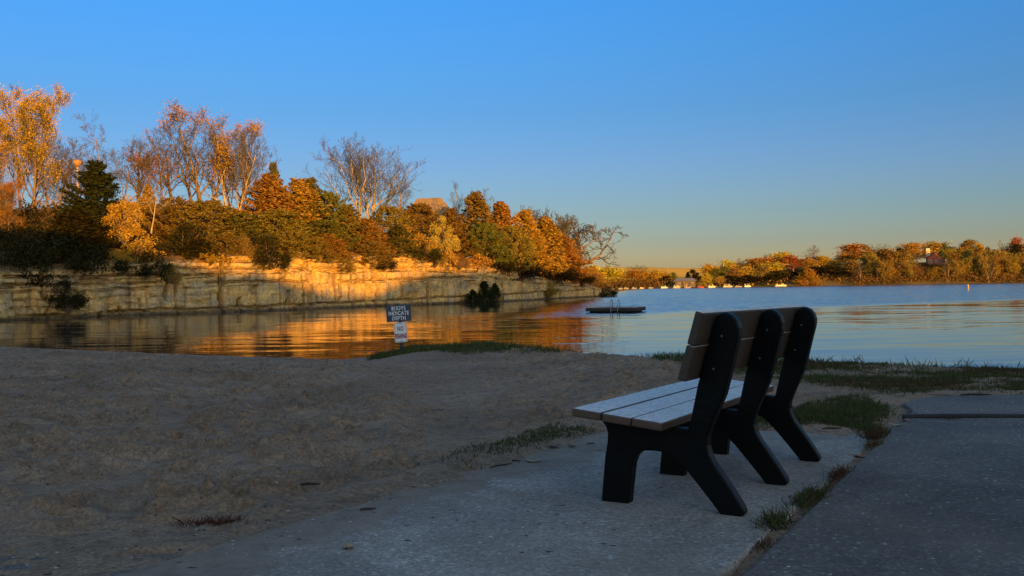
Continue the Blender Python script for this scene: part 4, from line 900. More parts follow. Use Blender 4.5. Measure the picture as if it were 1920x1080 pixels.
# the woods behind, which read as one mass
def woodland():
    r = np.random.RandomState(5); kinds = ['fOlive', 'fBrown', 'fGold', 'fOrange']; Vs = []; Ts = []; n = 0
    for i in range(250):
        x = r.uniform(1095, 1990); back = r.uniform(36, 95)
        if 1235 < x < 1325: continue
        yt = np.interp(x, [1095, 1120, 1160, 1200, 1240, 1325, 1345, 1370, 1420, 1470, 1530, 1570, 1610, 1660, 1720, 1760, 1810, 1860, 1940], [506, 506, 512, 513, 514, 506, 500, 494, 488, 484, 488, 482, 468, 468, 466, 462, 462, 468, 468])+r.uniform(-3, 8)
        if 1722 < x < 1782 and back < 60: continue
        V0, _f = PROTO[kinds[r.randint(4)]]['arr']; pr = PROTO['fOlive']; D = YS+back; p = at(x, 520, D); z = fg_z(p[0], D); t = at(x, yt, D)
        k = r.permutation(len(V0)//4)[:700]; Q = V0.reshape(-1, 4, 3)[k].reshape(-1, 3); h0 = Q[:, 2].max(); a = r.rand()*6.28
        w = r.uniform(26, 40)*D/F/(np.ptp(Q[:, 0])); sz = max(3, t[2]-z)/h0
        X = (Q[:, 0]*math.cos(a)-Q[:, 1]*math.sin(a))*w+p[0]; Y = (Q[:, 0]*math.sin(a)+Q[:, 1]*math.cos(a))*w+D
        Vs.append(np.stack([X, Y, z+Q[:, 2]*sz], 1)); Ts.append(np.full(len(Q), r.rand()))
    V = np.concatenate(Vs); me = mesh_arrays('far_woodland', V, np.arange(len(V)).reshape(-1, 4))
    at_ = me.attributes.new('tint', 'FLOAT', 'POINT'); at_.data.foreach_set('value', np.concatenate(Ts).astype(np.float32))
    ma, t, b = new_mat('woodland'); an = t.nodes.new('ShaderNodeAttribute'); an.attribute_name = 'tint'; g = t.nodes.new('ShaderNodeNewGeometry')
    c = ramp(t, an.outputs['Fac'], [(0, (0.20, 0.14, 0.035)), (0.25, (0.16, 0.10, 0.03)), (0.45, (0.34, 0.19, 0.035)), (0.65, (0.14, 0.12, 0.03)), (0.82, (0.36, 0.15, 0.03)), (1, (0.40, 0.24, 0.045))])
    c = mixc(t, 1.0, c, ramp(t, g.outputs['Random Per Island'], [(0, (0.6, 0.6, 0.6)), (1, (1.2, 1.2, 1.2))]), 'MULTIPLY')
    t.links.new(c, b.inputs['Base Color']); b.inputs['Roughness'].default_value = 1.0; b.inputs['Specular IOR Level'].default_value = 0.0
    tag(link('far_woodland', me, ma), kind='stuff')
    # undergrowth along the water
    Vs = []
    for i in range(2400):
        x = r.uniform(1100, 1960); back = r.uniform(2.5, 22)
        if 1235 < x < 1600 and r.rand() < 0.85: continue
        D = YS+back; p = at(x, 530, D); c0 = np.array([p[0], D, fg_z(p[0], D)])
        C = c0+r.normal(size=(14, 3))*np.array([1.6, 1.2, 0.8])+np.array([0, 0, 1.2+2.2*r.rand()**2]); Vv, _ = leaf_quads(C, np.full(14, 0.7), r); Vs.append(Vv)
    V = np.concatenate(Vs); tag(link('shore_brush', mesh_arrays('shore_brush', V, np.arange(len(V)).reshape(-1, 4)), mat_leaf('brush_leaf', [(0.16, 0.10, 0.03), (0.11, 0.07, 0.025), (0.22, 0.13, 0.035), (0.06, 0.045, 0.02)], 0.2)), kind='stuff')
woodland()

# red house among the trees, with its pale chimney
def simple_house(x, ytop, back, w, dpt, hwall, wallc, roofc, label, chim=None, rz=0.25, wins=3):
    D = YS+back; p = at(x, ytop, D); z0 = p[2]-hwall-2.6
    h = empty('house', (p[0], D, z0), rz); tag(h, label, 'house')
    W = mat_plain('house_siding', wallc, 0.8, 0.1); Rf = mat_plain('house_shingle', roofc, 0.9, 0.15, 2); tr = mat_plain('house_trim', (0.62, 0.58, 0.5), 0.6)
    mb = MB(); mb.prism([(-w/2, -3), (w/2, -3), (w/2, hwall), (0, hwall+2.2), (-w/2, hwall)], -dpt/2, dpt/2, lambda a, c, q: (a, q, c)); mb.build('wall', W, h)
    mb = MB()
    for s in (-1, 1):
        v = [(0, -dpt/2-0.6, hwall+2.62), (s*(w/2+0.8), -dpt/2-0.6, hwall-0.12), (s*(w/2+0.8), dpt/2+0.6, hwall-0.12), (0, dpt/2+0.6, hwall+2.62)]; lo = [(a, b_, c-0.22) for a, b_, c in v]
        mb.add(v+lo, [(0, 1, 2, 3), (7, 6, 5, 4), (0, 4, 5, 1), (1, 5, 6, 2), (2, 6, 7, 3), (3, 7, 4, 0)])
    rf_ = mb.build('roof', Rf, h)
    if chim:
        mb = MB(); mb.box((-w*0.42, 0.4, hwall+2.4), (1.9, 1.5, 4.6)); mb.build('chimney', mat_plain('pale_stone', (0.52, 0.46, 0.36), 0.9), rf_)
    for k in range(wins):
        xk = -w/2+w*(k+0.5)/wins; mb = MB(); mb.box((xk, -dpt/2-0.05, hwall*0.55), (1.5, 0.12, 1.7)); fr_ = mb.build('window', tr, h)
        mb = MB(); mb.box((xk, -dpt/2-0.125, hwall*0.55), (1.2, 0.04, 1.4)); mb.build('pane', mat_plain('pane_glass', (0.05, 0.05, 0.05), 0.08, 0.1, 1, 0), fr_)
    return h
simple_house(1754, 473, 46, 8.2, 9, 4.6, (0.55, 0.11, 0.05), (0.16, 0.08, 0.06), 'red house with a pale chimney showing among the trees of the far right shore', True, -0.35)
simple_house(1527, 482, 40, 6.5, 8, 3.0, (0.14, 0.11, 0.09), (0.10, 0.07, 0.06), 'dark gabled house between the red maple and the yellow crown', None, 0.7, 2)
# marina building
D = YS+10; p = at(1284, 538, D); mz = fg_z(p[0], D); mh = empty('boathouse', (p[0], D, mz), -0.1); tag(mh, 'low dark boathouse with a wide grey roof behind the moored boats', 'boathouse')
mb = MB(); mb.box((0, 0, 1.3), (9.5, 5, 2.8)); mb.build('wall', mat_plain('boathouse_wall', (0.10, 0.08, 0.07), 0.9), mh)
mb = MB(); mb.add([(-5.6, -3.2, 2.6), (5.6, -3.2, 2.6), (5.6, 3.2, 2.6), (-5.6, 3.2, 2.6), (-3.6, 0, 4.0), (3.6, 0, 4.0)], [(0, 1, 5, 4), (1, 2, 5), (2, 3, 4, 5), (3, 0, 4), (3, 2, 1, 0)]); mb.build('roof', mat_plain('grey_roof', (0.13, 0.13, 0.14), 0.8), mh)
for sx in (-2.8, 0.2, 3.0):
    mb = MB(); mb.box((sx, -2.53, 1.1), (1.7, 0.1, 2.1)); mb.build('door', mat_plain('boathouse_door', (0.22, 0.17, 0.14), 0.8), mh)

# boats moored along the far shore
white = mat_plain('boat_white', (0.26, 0.255, 0.25), 0.35, 0.06); tan = mat_plain('boat_tan', (0.50, 0.34, 0.16), 0.8, 0.1); redm = mat_plain('boat_red', (0.40, 0.05, 0.03), 0.6, 0.1); darkm = mat_plain('boat_dark', (0.04, 0.045, 0.05), 0.7, 0.1); alu = mat_plain('aluminium', (0.55, 0.55, 0.55), 0.35, 0.1, 8, 0, 0.5, 0.7)
def boat(x, ybase, wpx, label, canopy=None, seatm=None, hullm=None, kind='pontoon', D=None, rz=0.0):
    D = D or YS-4; p = at(x, ybase, D); L = wpx*D/F; o = empty('boat', (p[0], D, WZ), rz); o.scale = (0.8, 0.8, 0.60); tag(o, label, 'boat', 'boats moored along the far shore')
    if kind == 'pontoon':
        mb = MB()
        for s in (-0.8, 0.8): mb.tube([(-L/2, s, 0.16), (L*0.40, s, 0.16), (L*0.5, s, 0.30)], [0.32, 0.32, 0.08], 10)
        mb.box((0, 0, 0.55), (L*0.96, 2.3, 0.12)); mb.build('hull', hullm or alu, o)
        mb = MB()
        for s in (-1.1, 1.1): mb.box((0, s, 0.95), (L*0.82, 0.05, 0.62))
        for s in (-1, 1): mb.box((s*L*0.41, 0, 0.95), (0.05, 2.15, 0.62))
        mb.build('railing', white, o)
        mb = MB(); mb.box((-L*0.22, 0.55, 0.9), (L*0.25, 0.6, 0.55)); mb.box((L*0.2, -0.5, 0.9), (L*0.22, 0.6, 0.55)); mb.box((0, 0.5, 1.1), (0.5, 0.6, 0.95)); mb.build('seat', seatm or tan, o)
    else:
        mb = MB(); n = 8; ring = []
        prof = [(-0.5, 0.9), (-0.3, 1.0), (0, 1.0), (0.25, 0.85), (0.42, 0.45), (0.5, 0.02)]
        up_ = [(a*L, w*0.95, 0.85+0.25*max(0, a)) for a, w in prof]; up_ += [(a, -w, z) for a, w, z in reversed(up_)]
        lo_ = [(a*L*0.94, w*0.6, -0.2) for a, w in prof]; lo_ += [(a, -w, z) for a, w, z in reversed(lo_)]
        m_ = len(up_); mb.add(up_+lo_, [tuple(range(m_)), tuple(reversed(range(m_, 2*m_)))]+[(i, m_+i, m_+(i+1) % m_, (i+1) % m_) for i in range(m_)]); mb.build('hull', hullm or white, o)
        mb = MB(); mb.box((L*0.05, 0, 1.25), (0.15, 1.5, 0.6)); mb.build('windscreen', darkm, o)
        mb = MB(); mb.box((-L*0.2, 0, 1.0), (0.7, 1.4, 0.5)); mb.build('seat', seatm or tan, o)
    if canopy is not None:
        mb = MB(); mb.box((-L*0.05, 0, 2.45), (L*0.55, 2.1, 0.14)); cn = mb.build('canopy', canopy, o, bevel=0.05)
        mb = MB()
        for sx in (-0.28, 0.18):
            for sy in (-0.95, 0.95): mb.tube([(sx*L, sy, 0.6), (sx*L, sy, 2.4)], 0.03, 5)
        mb.build('canopy_frame', alu, cn)
    return o
boat(1147, 542, 12, 'small white boat closest to the tip of the bluff', None, tan, white, 'run')
boat(1163, 541, 12, 'white motorboat second from the tip of the bluff', None, darkm, white, 'run', rz=0.3)
boat(1174, 541, 11, 'low white boat third from the tip of the bluff', None, tan, white, 'run', rz=-0.2)
boat(1189, 541, 12, 'white boat with tan seats below the orange crown', None, tan, white, 'run')
boat(1203, 540, 12, 'tan covered boat below the bare twiggy crown', None, tan, tan, 'run', rz=0.2)
boat(1220, 540, 11, 'white boat with a dark windscreen below the dark trees', None, redm, white, 'run')
boat(1245, 538, 16, 'pontoon boat with a dark canopy left of the marina', darkm, tan)
boat(1268, 538, 17, 'tan pontoon boat in front of the boathouse', tan, tan, tan)
boat(1289, 538, 16, 'long low white boat in front of the boathouse doors', None, tan, white, 'run')
boat(1314, 538, 15, 'white boat with red trim right of the boathouse', None, redm, redm, 'run', rz=-0.3)
boat(1334, 537, 18, 'pontoon boat with a green-grey canopy below the pine', mat_plain('canopy_green', (0.10, 0.16, 0.12), 0.8), darkm)
boat(1364, 537, 24, 'white pontoon boat with a pale canopy, the largest of the moored boats', mat_plain('canopy_pale', (0.60, 0.52, 0.42), 0.8), redm, white)
boat(1384, 537, 18, 'low white motorboat right of the largest pontoon boat', None, tan, white, 'run')
boat(1401, 537, 16, 'pontoon boat with a grey canopy, second from the right', mat_plain('canopy_grey', (0.25, 0.26, 0.28), 0.8), darkm)
boat(1463, 536, 30, 'boat with red seats and a dark top lying apart to the right', darkm, redm, white, rz=0.1)
# dock
D = YS-1.0; pa = at(1240, 538, D)[0]; pb = at(1345, 537, D)[0]; dk = empty('dock', ((pa+pb)/2, D, WZ)); tag(dk, 'long low wooden dock behind the moored boats', 'dock')
mb = MB(); mb.box((0, 0, 0.5), (pb-pa, 1.6, 0.14)); mb.build('deck', mat_plain('dock_board', (0.22, 0.17, 0.12), 0.9), dk)
for k in range(7):
    mb = MB(); mb.tube([((pb-pa)*(k/6-0.5)*0.96, -0.7, -1.2), ((pb-pa)*(k/6-0.5)*0.96, -0.7, 0.9)], 0.1, 8); mb.build('post', mat_plain('dock_post', (0.14, 0.10, 0.07), 0.9), dk)
# marker buoy
by = gnd(1815, 544, WZ); bo = empty('buoy', (by[0], by[1], WZ)); tag(bo, 'slim white marker buoy with an orange band floating before the far right wood', 'buoy')
mb = MB(); mb.lathe([(0.05, -0.4), (0.16, -0.3), (0.16, 0.75), (0.12, 0.95), (0.03, 1.0)], n=14); mb.build('float', white, bo, smooth=True)
mb = MB(); mb.lathe([(0.163, 0.45), (0.165, 0.46), (0.165, 0.62), (0.163, 0.63)], n=14); mb.build('band', mat_plain('orange_band', (0.55, 0.13, 0.02), 0.6), bo)

# ------------------------------------------------------------------ swimming raft
rp = gnd(1159, 586, WZ); rft = empty('swimming_raft', (rp[0], rp[1]+1.2, WZ), R(-24)); tag(rft, 'square wooden swimming raft with two ladder rails, floating on the open water', 'raft')
mb = MB()
for k in range(12): mb.box((-1.52+k*0.2764, 0, 0.315), (0.262, 2.45, 0.045))
mb.build('deck', mat_plain('weathered_board', (0.25, 0.20, 0.18), 0.8, 0.25, 3), rft, bevel=0.004)
mb = MB()
for s in (-1, 1): mb.box((0, s*1.235, 0.185), (3.30, 0.05, 0.20)); mb.box((s*1.64, 0, 0.185), (0.05, 2.40, 0.20))
mb.build('side_board', mat_plain('raft_side', (0.022, 0.016, 0.015), 0.85, 0.3, 4), rft)
for sy in (-0.8, 0.8):
    mb = MB(); mb.tube([(-1.5, sy, -0.02), (1.5, sy, -0.02)], 0.14, 12); mb.build('float', mat_plain('black_float', (0.02, 0.02, 0.022), 0.6), rft, smooth=True)
chrome = mat_plain('galvanised', (0.34, 0.35, 0.37), 0.4, 0.1, 20, 0, 0.5, 0.7)
lad = empty('ladder'); lad.parent = rft; lad.location = (0.30, -1.18, 0)
for s in (-0.23, 0.23):
    mb = MB(); pts = [(s, -0.16, -0.6), (s, -0.16, 0.66)]+[(s, 0.04-0.20*math.cos(a), 0.66+0.16*math.sin(a)) for a in np.linspace(0.3, math.pi-0.3, 6)]+[(s, 0.24, 0.66), (s, 0.24, 0.33)]
    mb.tube(pts, 0.026, 8); mb.build('rail', chrome, lad, smooth=True)
for z in (-0.4, -0.12, 0.16):
    mb = MB(); mb.tube([(-0.23, -0.16, z), (0.23, -0.16, z)], 0.02, 6); mb.build('rung', chrome, lad)

# ------------------------------------------------------------------ bench
BA = np.array([0.50969, 0.86036]); BB = np.array([-BA[1], BA[0]]); b0 = gnd(1040+850/2.4, 550+1000/2.4)
bench = empty('park_bench', (b0[0], b0[1], pad_z(b0[0], b0[1])), math.atan2(BA[1], BA[0])); bench.rotation_euler = (0, 0.011, math.atan2(BA[1], BA[0])); tag(bench, 'park bench with brown plank seat and black supports facing the lake', 'bench')
def plastic(name, a, c, rough, spk=0.0):
    ma, t, b = new_mat(name); co = objco(t, (1.6, 22, 22)); n = noise(t, co, 3.0, 6, 0.65)
    cc = ramp(t, n, [(0.3, a), (0.7, c)])
    if spk:
        f = ramp(t, noise(t, objco(t, (3, 9, 9)), 9.0, 6, 0.75), [(0.55, (0, 0, 0)), (0.72, (1, 1, 1))]); cc = mixc(t, mathn(t, 'MULTIPLY', f, spk), cc, (0.14, 0.12, 0.11))
    if spk:
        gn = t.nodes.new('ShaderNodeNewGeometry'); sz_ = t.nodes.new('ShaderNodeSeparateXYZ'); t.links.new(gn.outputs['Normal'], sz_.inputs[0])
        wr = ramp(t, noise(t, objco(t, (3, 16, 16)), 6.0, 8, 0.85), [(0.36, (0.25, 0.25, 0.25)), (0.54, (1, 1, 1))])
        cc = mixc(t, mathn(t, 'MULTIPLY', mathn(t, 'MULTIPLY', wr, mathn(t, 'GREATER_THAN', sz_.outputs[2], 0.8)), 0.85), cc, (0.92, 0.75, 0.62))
    t.links.new(cc, b.inputs['Base Color']); rr = ramp(t, n, [(0.2, (rough-0.08,)*3), (0.8, (rough+0.14,)*3)]); t.links.new(rr, b.inputs['Roughness'])
    bump(t, b, mathn(t, 'ADD', n, mathn(t, 'MULTIPLY', noise(t, objco(t), 160, 3), 0.4)), 0.30, 0.003); return ma
mb_black = mat_plain('black_plastic', (0.0025, 0.0025, 0.0028), 0.45, 0.35, 7, 0.25, 0.16)
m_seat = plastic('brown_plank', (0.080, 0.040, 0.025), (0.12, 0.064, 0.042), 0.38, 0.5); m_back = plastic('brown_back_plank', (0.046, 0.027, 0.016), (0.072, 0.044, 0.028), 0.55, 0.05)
SUP = [(0.655, -0.004), (0.522, -0.004), (0.512, 0.08), (0.503, 0.151), (0.497, 0.185), (0.484, 0.215), (0.465, 0.234), (0.440, 0.243), (0.405, 0.245), (0.355, 0.243), (0.315, 0.230), (0.282, 0.205), (0.249, 0.173), (0.175, 0.088), (0.098, -0.004),
       (0.012, -0.004), (-0.004, 0.014), (0.003, 0.036), (0.045, 0.10), (0.090, 0.162), (0.125, 0.210), (0.146, 0.250), (0.155, 0.285), (0.153, 0.325), (0.140, 0.362), (0.110, 0.430), (0.077, 0.507), (0.052, 0.600), (0.030, 0.690), (0.013, 0.755), (0.010, 0.790), (0.020, 0.822), (0.040, 0.845), (0.066, 0.856), (0.092, 0.852), (0.108, 0.838),
       (0.118, 0.810), (0.131, 0.762), (0.152, 0.690), (0.170, 0.625), (0.194, 0.545), (0.215, 0.450), (0.238, 0.352), (0.30, 0.3545), (0.45, 0.3695), (0.655, 0.387), (0.652, 0.366), (0.630, 0.340), (0.620, 0.310), (0.622, 0.270), (0.634, 0.205), (0.646, 0.09)]
for s in (0.0, 0.71, 1.42):
    mb = MB(); mb.prism(SUP, s, s+0.062, lambda a, c, q: (q, a, c)); mb.build('support', mb_black, bench, bevel=0.009, seg=3)
S0, S1 = -0.150, 1.640
th_ = math.atan2(0.0986*1.0, 1.0); du = (math.cos(th_), math.sin(th_)); dn = (-math.sin(th_), math.cos(th_))
for k in range(3):
    a0 = (0.301+0.1422*k, 0.352+0.0140*k*1.0); P_ = []
    sag = (0.0, 0.002, 0.0)[k]
    for f, hgt in ((0, 0), (0.138, 0), (0.138, 0.037), (0, 0.037)): P_.append((a0[0]+du[0]*f+dn[0]*hgt, a0[1]+du[1]*f+dn[1]*hgt-sag+0.004))
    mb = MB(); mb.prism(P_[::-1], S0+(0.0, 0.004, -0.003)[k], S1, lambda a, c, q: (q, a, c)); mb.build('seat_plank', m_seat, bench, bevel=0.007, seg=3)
bl = np.array([-0.083, 0.288]); bl /= np.linalg.norm(bl); bnn = np.array([bl[1], -bl[0]])
for k in range(2):
    o0 = np.array([0.229, 0.578])+bl*(0.156*k); P_ = []; bh = (0.1525, 0.1435)[k]
    for f, hgt in ((0, 0), (bh, 0), (bh, -0.036), (0, -0.036)): q = o0+bl*f+bnn*hgt; P_.append(tuple(q))
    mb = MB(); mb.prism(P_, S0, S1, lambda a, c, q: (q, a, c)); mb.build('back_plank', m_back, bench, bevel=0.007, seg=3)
for s in (0.031, 0.741, 1.451):          # carriage bolts through the back planks
    for f in (0.04, 0.11, 0.196, 0.266):
        q = np.array([0.229, 0.578])+bl*f+bnn*0.001; mb = MB(); mb.lathe([(0.011, -0.003), (0.010, 0.002), (0.005, 0.005)], n=10)
        me = mb.mesh('bolt'); o = link('bolt', me, chrome, bench); o.matrix_local = Matrix.Translation((s, q[0], q[1])) @ Vector((0, bnn[0], bnn[1])).to_track_quat('Z', 'Y').to_matrix().to_4x4()

bolt_m = mat_plain('dull_bolt', (0.10, 0.10, 0.10), 0.6, 0.2, 30, 0)
for s in (0.0, 0.71, 1.42):             # bolt heads on the sides of the supports
    for u_, w_ in ((0.085, 0.755), (0.122, 0.615)):
        mb = MB(); mb.lathe([(0.0055, 0.0), (0.005, 0.002), (0.002, 0.003)], n=10)
        o = link('bolt', mb.mesh('bolt'), bolt_m, bench); o.matrix_local = Matrix.Translation((s-0.0005, u_, w_)) @ Vector((-1, 0, 0)).to_track_quat('Z', 'Y').to_matrix().to_4x4()

# ------------------------------------------------------------------ sign post on the grassy knoll
sD = 22.0; sp = at(754, 664, sD); sg = empty('sign_post', (sp[0], sD, sp[2]-0.05)); tag(sg, 'short sign post with dark board and white sign on the grassy knoll', 'sign')
sg.rotation_euler = (0, R(-2.6), R(3))
S_ = sD/F; zb = lambda y: (664-y)*S_+0.05
mb = MB(); mb.box((0, 0.035, zb(604)/2+0.15-0.15), (0.085, 0.06, zb(604)+0.3)); mb.build('post', mat_plain('dark_post', (0.035, 0.025, 0.02), 0.8), sg, bevel=0.006)
m_bd = mat_plain('navy_board', (0.030, 0.042, 0.070), 0.6, 0.25, 6, 0.1); m_wh = mat_plain('sign_white', (0.70, 0.70, 0.70), 0.4, 0.06, 5, 0.05); m_tw = mat_plain('worn_white', (0.62, 0.62, 0.62), 0.7, 0.35, 14, 0); m_tr = mat_plain('sign_red', (0.22, 0.02, 0.03), 0.5, 0.15, 12, 0)
def rrect(w, h, r, n=5):
    return [(sx*(w/2-r)+r*math.cos(a), sz*(h/2-r)+r*math.sin(a)) for sx, sz, a0 in ((1, 1, 0), (-1, 1, 90), (-1, -1, 180), (1, -1, 270)) for a in [R(a0+90*i/n) for i in range(n+1)]]
def plate(name, w, h, r, th, mat, c, y, parent):
    mb = MB(); mb.prism(rrect(w, h, r), y, y+th, lambda a, b_, q: (c[0]+a, q, c[1]+b_)); return mb.build(name, mat, parent)
bz = (zb(572)+zb(602))/2; board = plate('board', 46*S_, 31*S_, 0.015, 0.02, m_bd, (-0.02, bz), -0.02, sg)
wz_ = (zb(604.5)+zb(641.5))/2; wsign = plate('white_sign', 23.5*S_, 37*S_, 0.03, 0.006, m_wh, (0.0, wz_), -0.012, sg)
# red border line of the white sign
ro = rrect(23.5*S_-0.024, 37*S_-0.024, 0.022); ri = rrect(23.5*S_-0.036, 37*S_-0.036, 0.017); n_ = len(ro); mb = MB()
mb.add([(a, -0.0145, wz_+b_) for a, b_ in ro]+[(a, -0.0145, wz_+b_) for a, b_ in ri], [(i, (i+1) % n_, n_+(i+1) % n_, n_+i) for i in range(n_)]); mb.build('border', m_tr, wsign)
def lettering(txt, size, c, y, mat, parent, sx=1.0, bold=0.0):
    cu = bpy.data.curves.new('lettering', 'FONT'); cu.body = txt; cu.size = size; cu.align_x = 'CENTER'; cu.align_y = 'CENTER'; cu.extrude = 0.0008; cu.offset = bold; cu.space_character = 1.08
    tmp = bpy.data.objects.new('tmp', cu); col.objects.link(tmp); bpy.context.view_layer.update()
    me = bpy.data.meshes.new_from_object(tmp.evaluated_get(bpy.context.evaluated_depsgraph_get())); bpy.data.objects.remove(tmp)
    o = link('lettering', me, mat, parent); o.matrix_local = Matrix.Translation((c[0], y, c[1])) @ Matrix.Rotation(R(90), 4, 'X') @ Matrix.Diagonal((sx, 1, 1, 1)); return o
for txt, y in (('BUOYS', 578.0), ('INDICATE', 587.2), ('DEPTH', 596.6)): lettering(txt, 0.128, (-0.02, zb(y)), -0.0215, m_tw, board, 0.80, 0.003)
lettering('NO', 0.150, (0, zb(616.5)), -0.0145, m_tr, wsign, 0.62, 0.004); lettering('FISHING', 0.150, (0, zb(630.5)), -0.0145, m_tr, wsign, 0.50, 0.007)
for y in (606.8, 639.3):
    mb = MB(); mb.lathe([(0.013, 0), (0.012, 0.005), (0.004, 0.008)], n=10); o = link('bolt', mb.mesh('bolt'), mb_black, wsign); o.matrix_local = Matrix.Translation((0, -0.012, zb(y))) @ Matrix.Rotation(R(90), 4, 'X')

# ------------------------------------------------------------------ grass
M['grass'] = mat_leaf('grass_blade', [(0.040, 0.070, 0.018), (0.055, 0.085, 0.022), (0.10, 0.085, 0.035), (0.14, 0.10, 0.05), (0.035, 0.055, 0.016)], 0.25, 0.1)
M['dry'] = mat_leaf('dry_blade', [(0.10, 0.07, 0.035), (0.13, 0.06, 0.03), (0.07, 0.06, 0.025), (0.16, 0.11, 0.06)], 0.2, 0.1)
def blades(name, Pts, h0, h1, mat, w=0.006, seed=1, lean=0.5):
    r = np.random.RandomState(seed); n = len(Pts); a = r.rand(n)*6.283; L = r.uniform(h0, h1, n); le = r.rand(n)*lean; b_ = r.rand(n)*6.283
    d = np.stack([np.cos(a), np.sin(a), 0*a], 1)*w*0.5*(0.7+0.6*r.rand(n))[:, None]; tp = np.stack([np.cos(b_)*le*L, np.sin(b_)*le*L, L*np.sqrt(1-0.6*le**2)], 1)
    V = np.stack([Pts-d, Pts+d, Pts+d*0.7+tp*0.55-np.array([0, 0, 0]), Pts+tp+np.stack([np.cos(b_)*le*L*0.3, np.sin(b_)*le*L*0.3, 0*a], 1)], 1).reshape(-1, 3)
    return link(name, mesh_arrays(name, V, np.arange(4*n).reshape(n, 4)[:, [0, 1, 2, 3]]), mat)
def scatter(n, x0, x1, y0, y1, seed, fn):
    r = np.random.RandomState(seed); X = r.uniform(x0, x1, n); Y = r.uniform(y0, y1, n); k = r.rand(n) < fn(X, Y); return X[k], Y[k]
def ground_pts(X, Y, dz=-0.004): return np.stack([X, Y, sand_z(X, Y)+dz], 1)
def bank_density(X, Y):
    d = shore_d(X, Y); wdt = np.interp(X, [-3.6, -2.5, -1, 1, 2.2, 3.0, 3.7, 4.4, 12], [1.2, 2.3, 2.2, 0.9, 0.45, 2.6, 4.2, 6.0, 6.5]); nz = fbm(X*1.1, Y*1.1, 201, 3)
    return np.clip(sst(-0.1, 0.2, d)*(1-sst(wdt*0.7, wdt*1.1+0.01, d+nz*0.6))*(X > -3.5)*np.interp(X, [-3.6, -0.6, 0.3, 2.4, 3.2], [1, 1, 0.25, 0.3, 0.9])*(1-0.9*np.exp(-((Y-9.3-0.3*nz)/0.55)**2)*(1-sst(3.6, 4.6, X+nz))), 0, 1)
X, Y = scatter(150000, -3.7, 4.5, 13, 25, 3, bank_density); tag(blades('knoll_grass', ground_pts(X, Y), 0.05, 0.16, M['grass'], 0.016, 4, 0.6), kind='stuff')
X, Y = scatter(230000, 2.2, 9.5, 7.75, 14.5, 5, bank_density); nz = fbm(X*1.7, Y*1.7, 231, 4); k = rngP.rand(len(X)) < 0.12+0.88*sst(-0.22, 0.10, nz); X, Y = X[k], Y[k]
tag(blades('bank_grass', ground_pts(X, Y), 0.02, 0.06, M['grass'], 0.009, 6, 0.9), kind='stuff')
X, Y = scatter(90000, 2.2, 9.5, 7.75, 14.5, 15, bank_density); nz = fbm(X*1.1, Y*1.1, 233, 4); k = rngP.rand(len(X)) < 0.9*sst(0.0, 0.30, nz); tag(blades('dry_grass', ground_pts(X[k], Y[k]), 0.03, 0.08, M['dry'], 0.008, 16, 0.9), kind='stuff')
X, Y = scatter(4000, 2.2, 9.5, 9.0, 14.5, 17, lambda X, Y: bank_density(X, Y)*(shore_d(X, Y) < 1.3)); tag(blades('tall_grass', ground_pts(X, Y), 0.07, 0.17, M['grass'], 0.009, 18, 0.7), kind='stuff')
def patch_density(X, Y):
    out = np.min([poly_sd(p, X, Y) for p in ALLP], axis=0); nz = fbm(X*1.6, Y*1.6, 211, 3)
    return np.clip((out > 0.0)*sst(0.04, -0.3, poly_sd([(1.15, 6.30), (1.75, 6.20), (2.45, 5.98), (3.05, 6.98), (3.5, 7.9), (2.6, 7.95), (1.5, 7.5)], X, Y)+0.55*nz)*(1-0.65*sst(7.2, 7.7, Y+nz)), 0, 1)
X, Y = scatter(75000, 1.0, 3.7, 5.9, 8.2, 7, patch_density); tag(blades('patch_grass', ground_pts(X, Y), 0.02, 0.065, M['grass'], 0.006, 8, 0.9), kind='stuff')
def strip_density(X, Y):
    t = (X-E0[0])*JD[0]+(Y-E0[1])*JD[1]; s = -((X-E0[0])*JN[0]+(Y-E0[1])*JN[1]); nz = fbm(X*2.2, Y*2.2, 221, 3)
    return np.clip(sst(-0.5, 0.3, t)*(1-sst(1.5, 1.8, t))*sst(-0.06, 0.06, s)*(1-sst(0.18, 0.50, s+0.5*nz))*(0.35+0.65*sst(0.2, 1.0, t))*sst(-0.25, 0.05, nz), 0, 1)
X, Y = scatter(34000, -1.0, 1.2, 4.4, 6.9, 9, strip_density); tag(blades('edge_grass', ground_pts(X, Y), 0.012, 0.045, M['grass'], 0.006, 10, 1.1), kind='stuff')
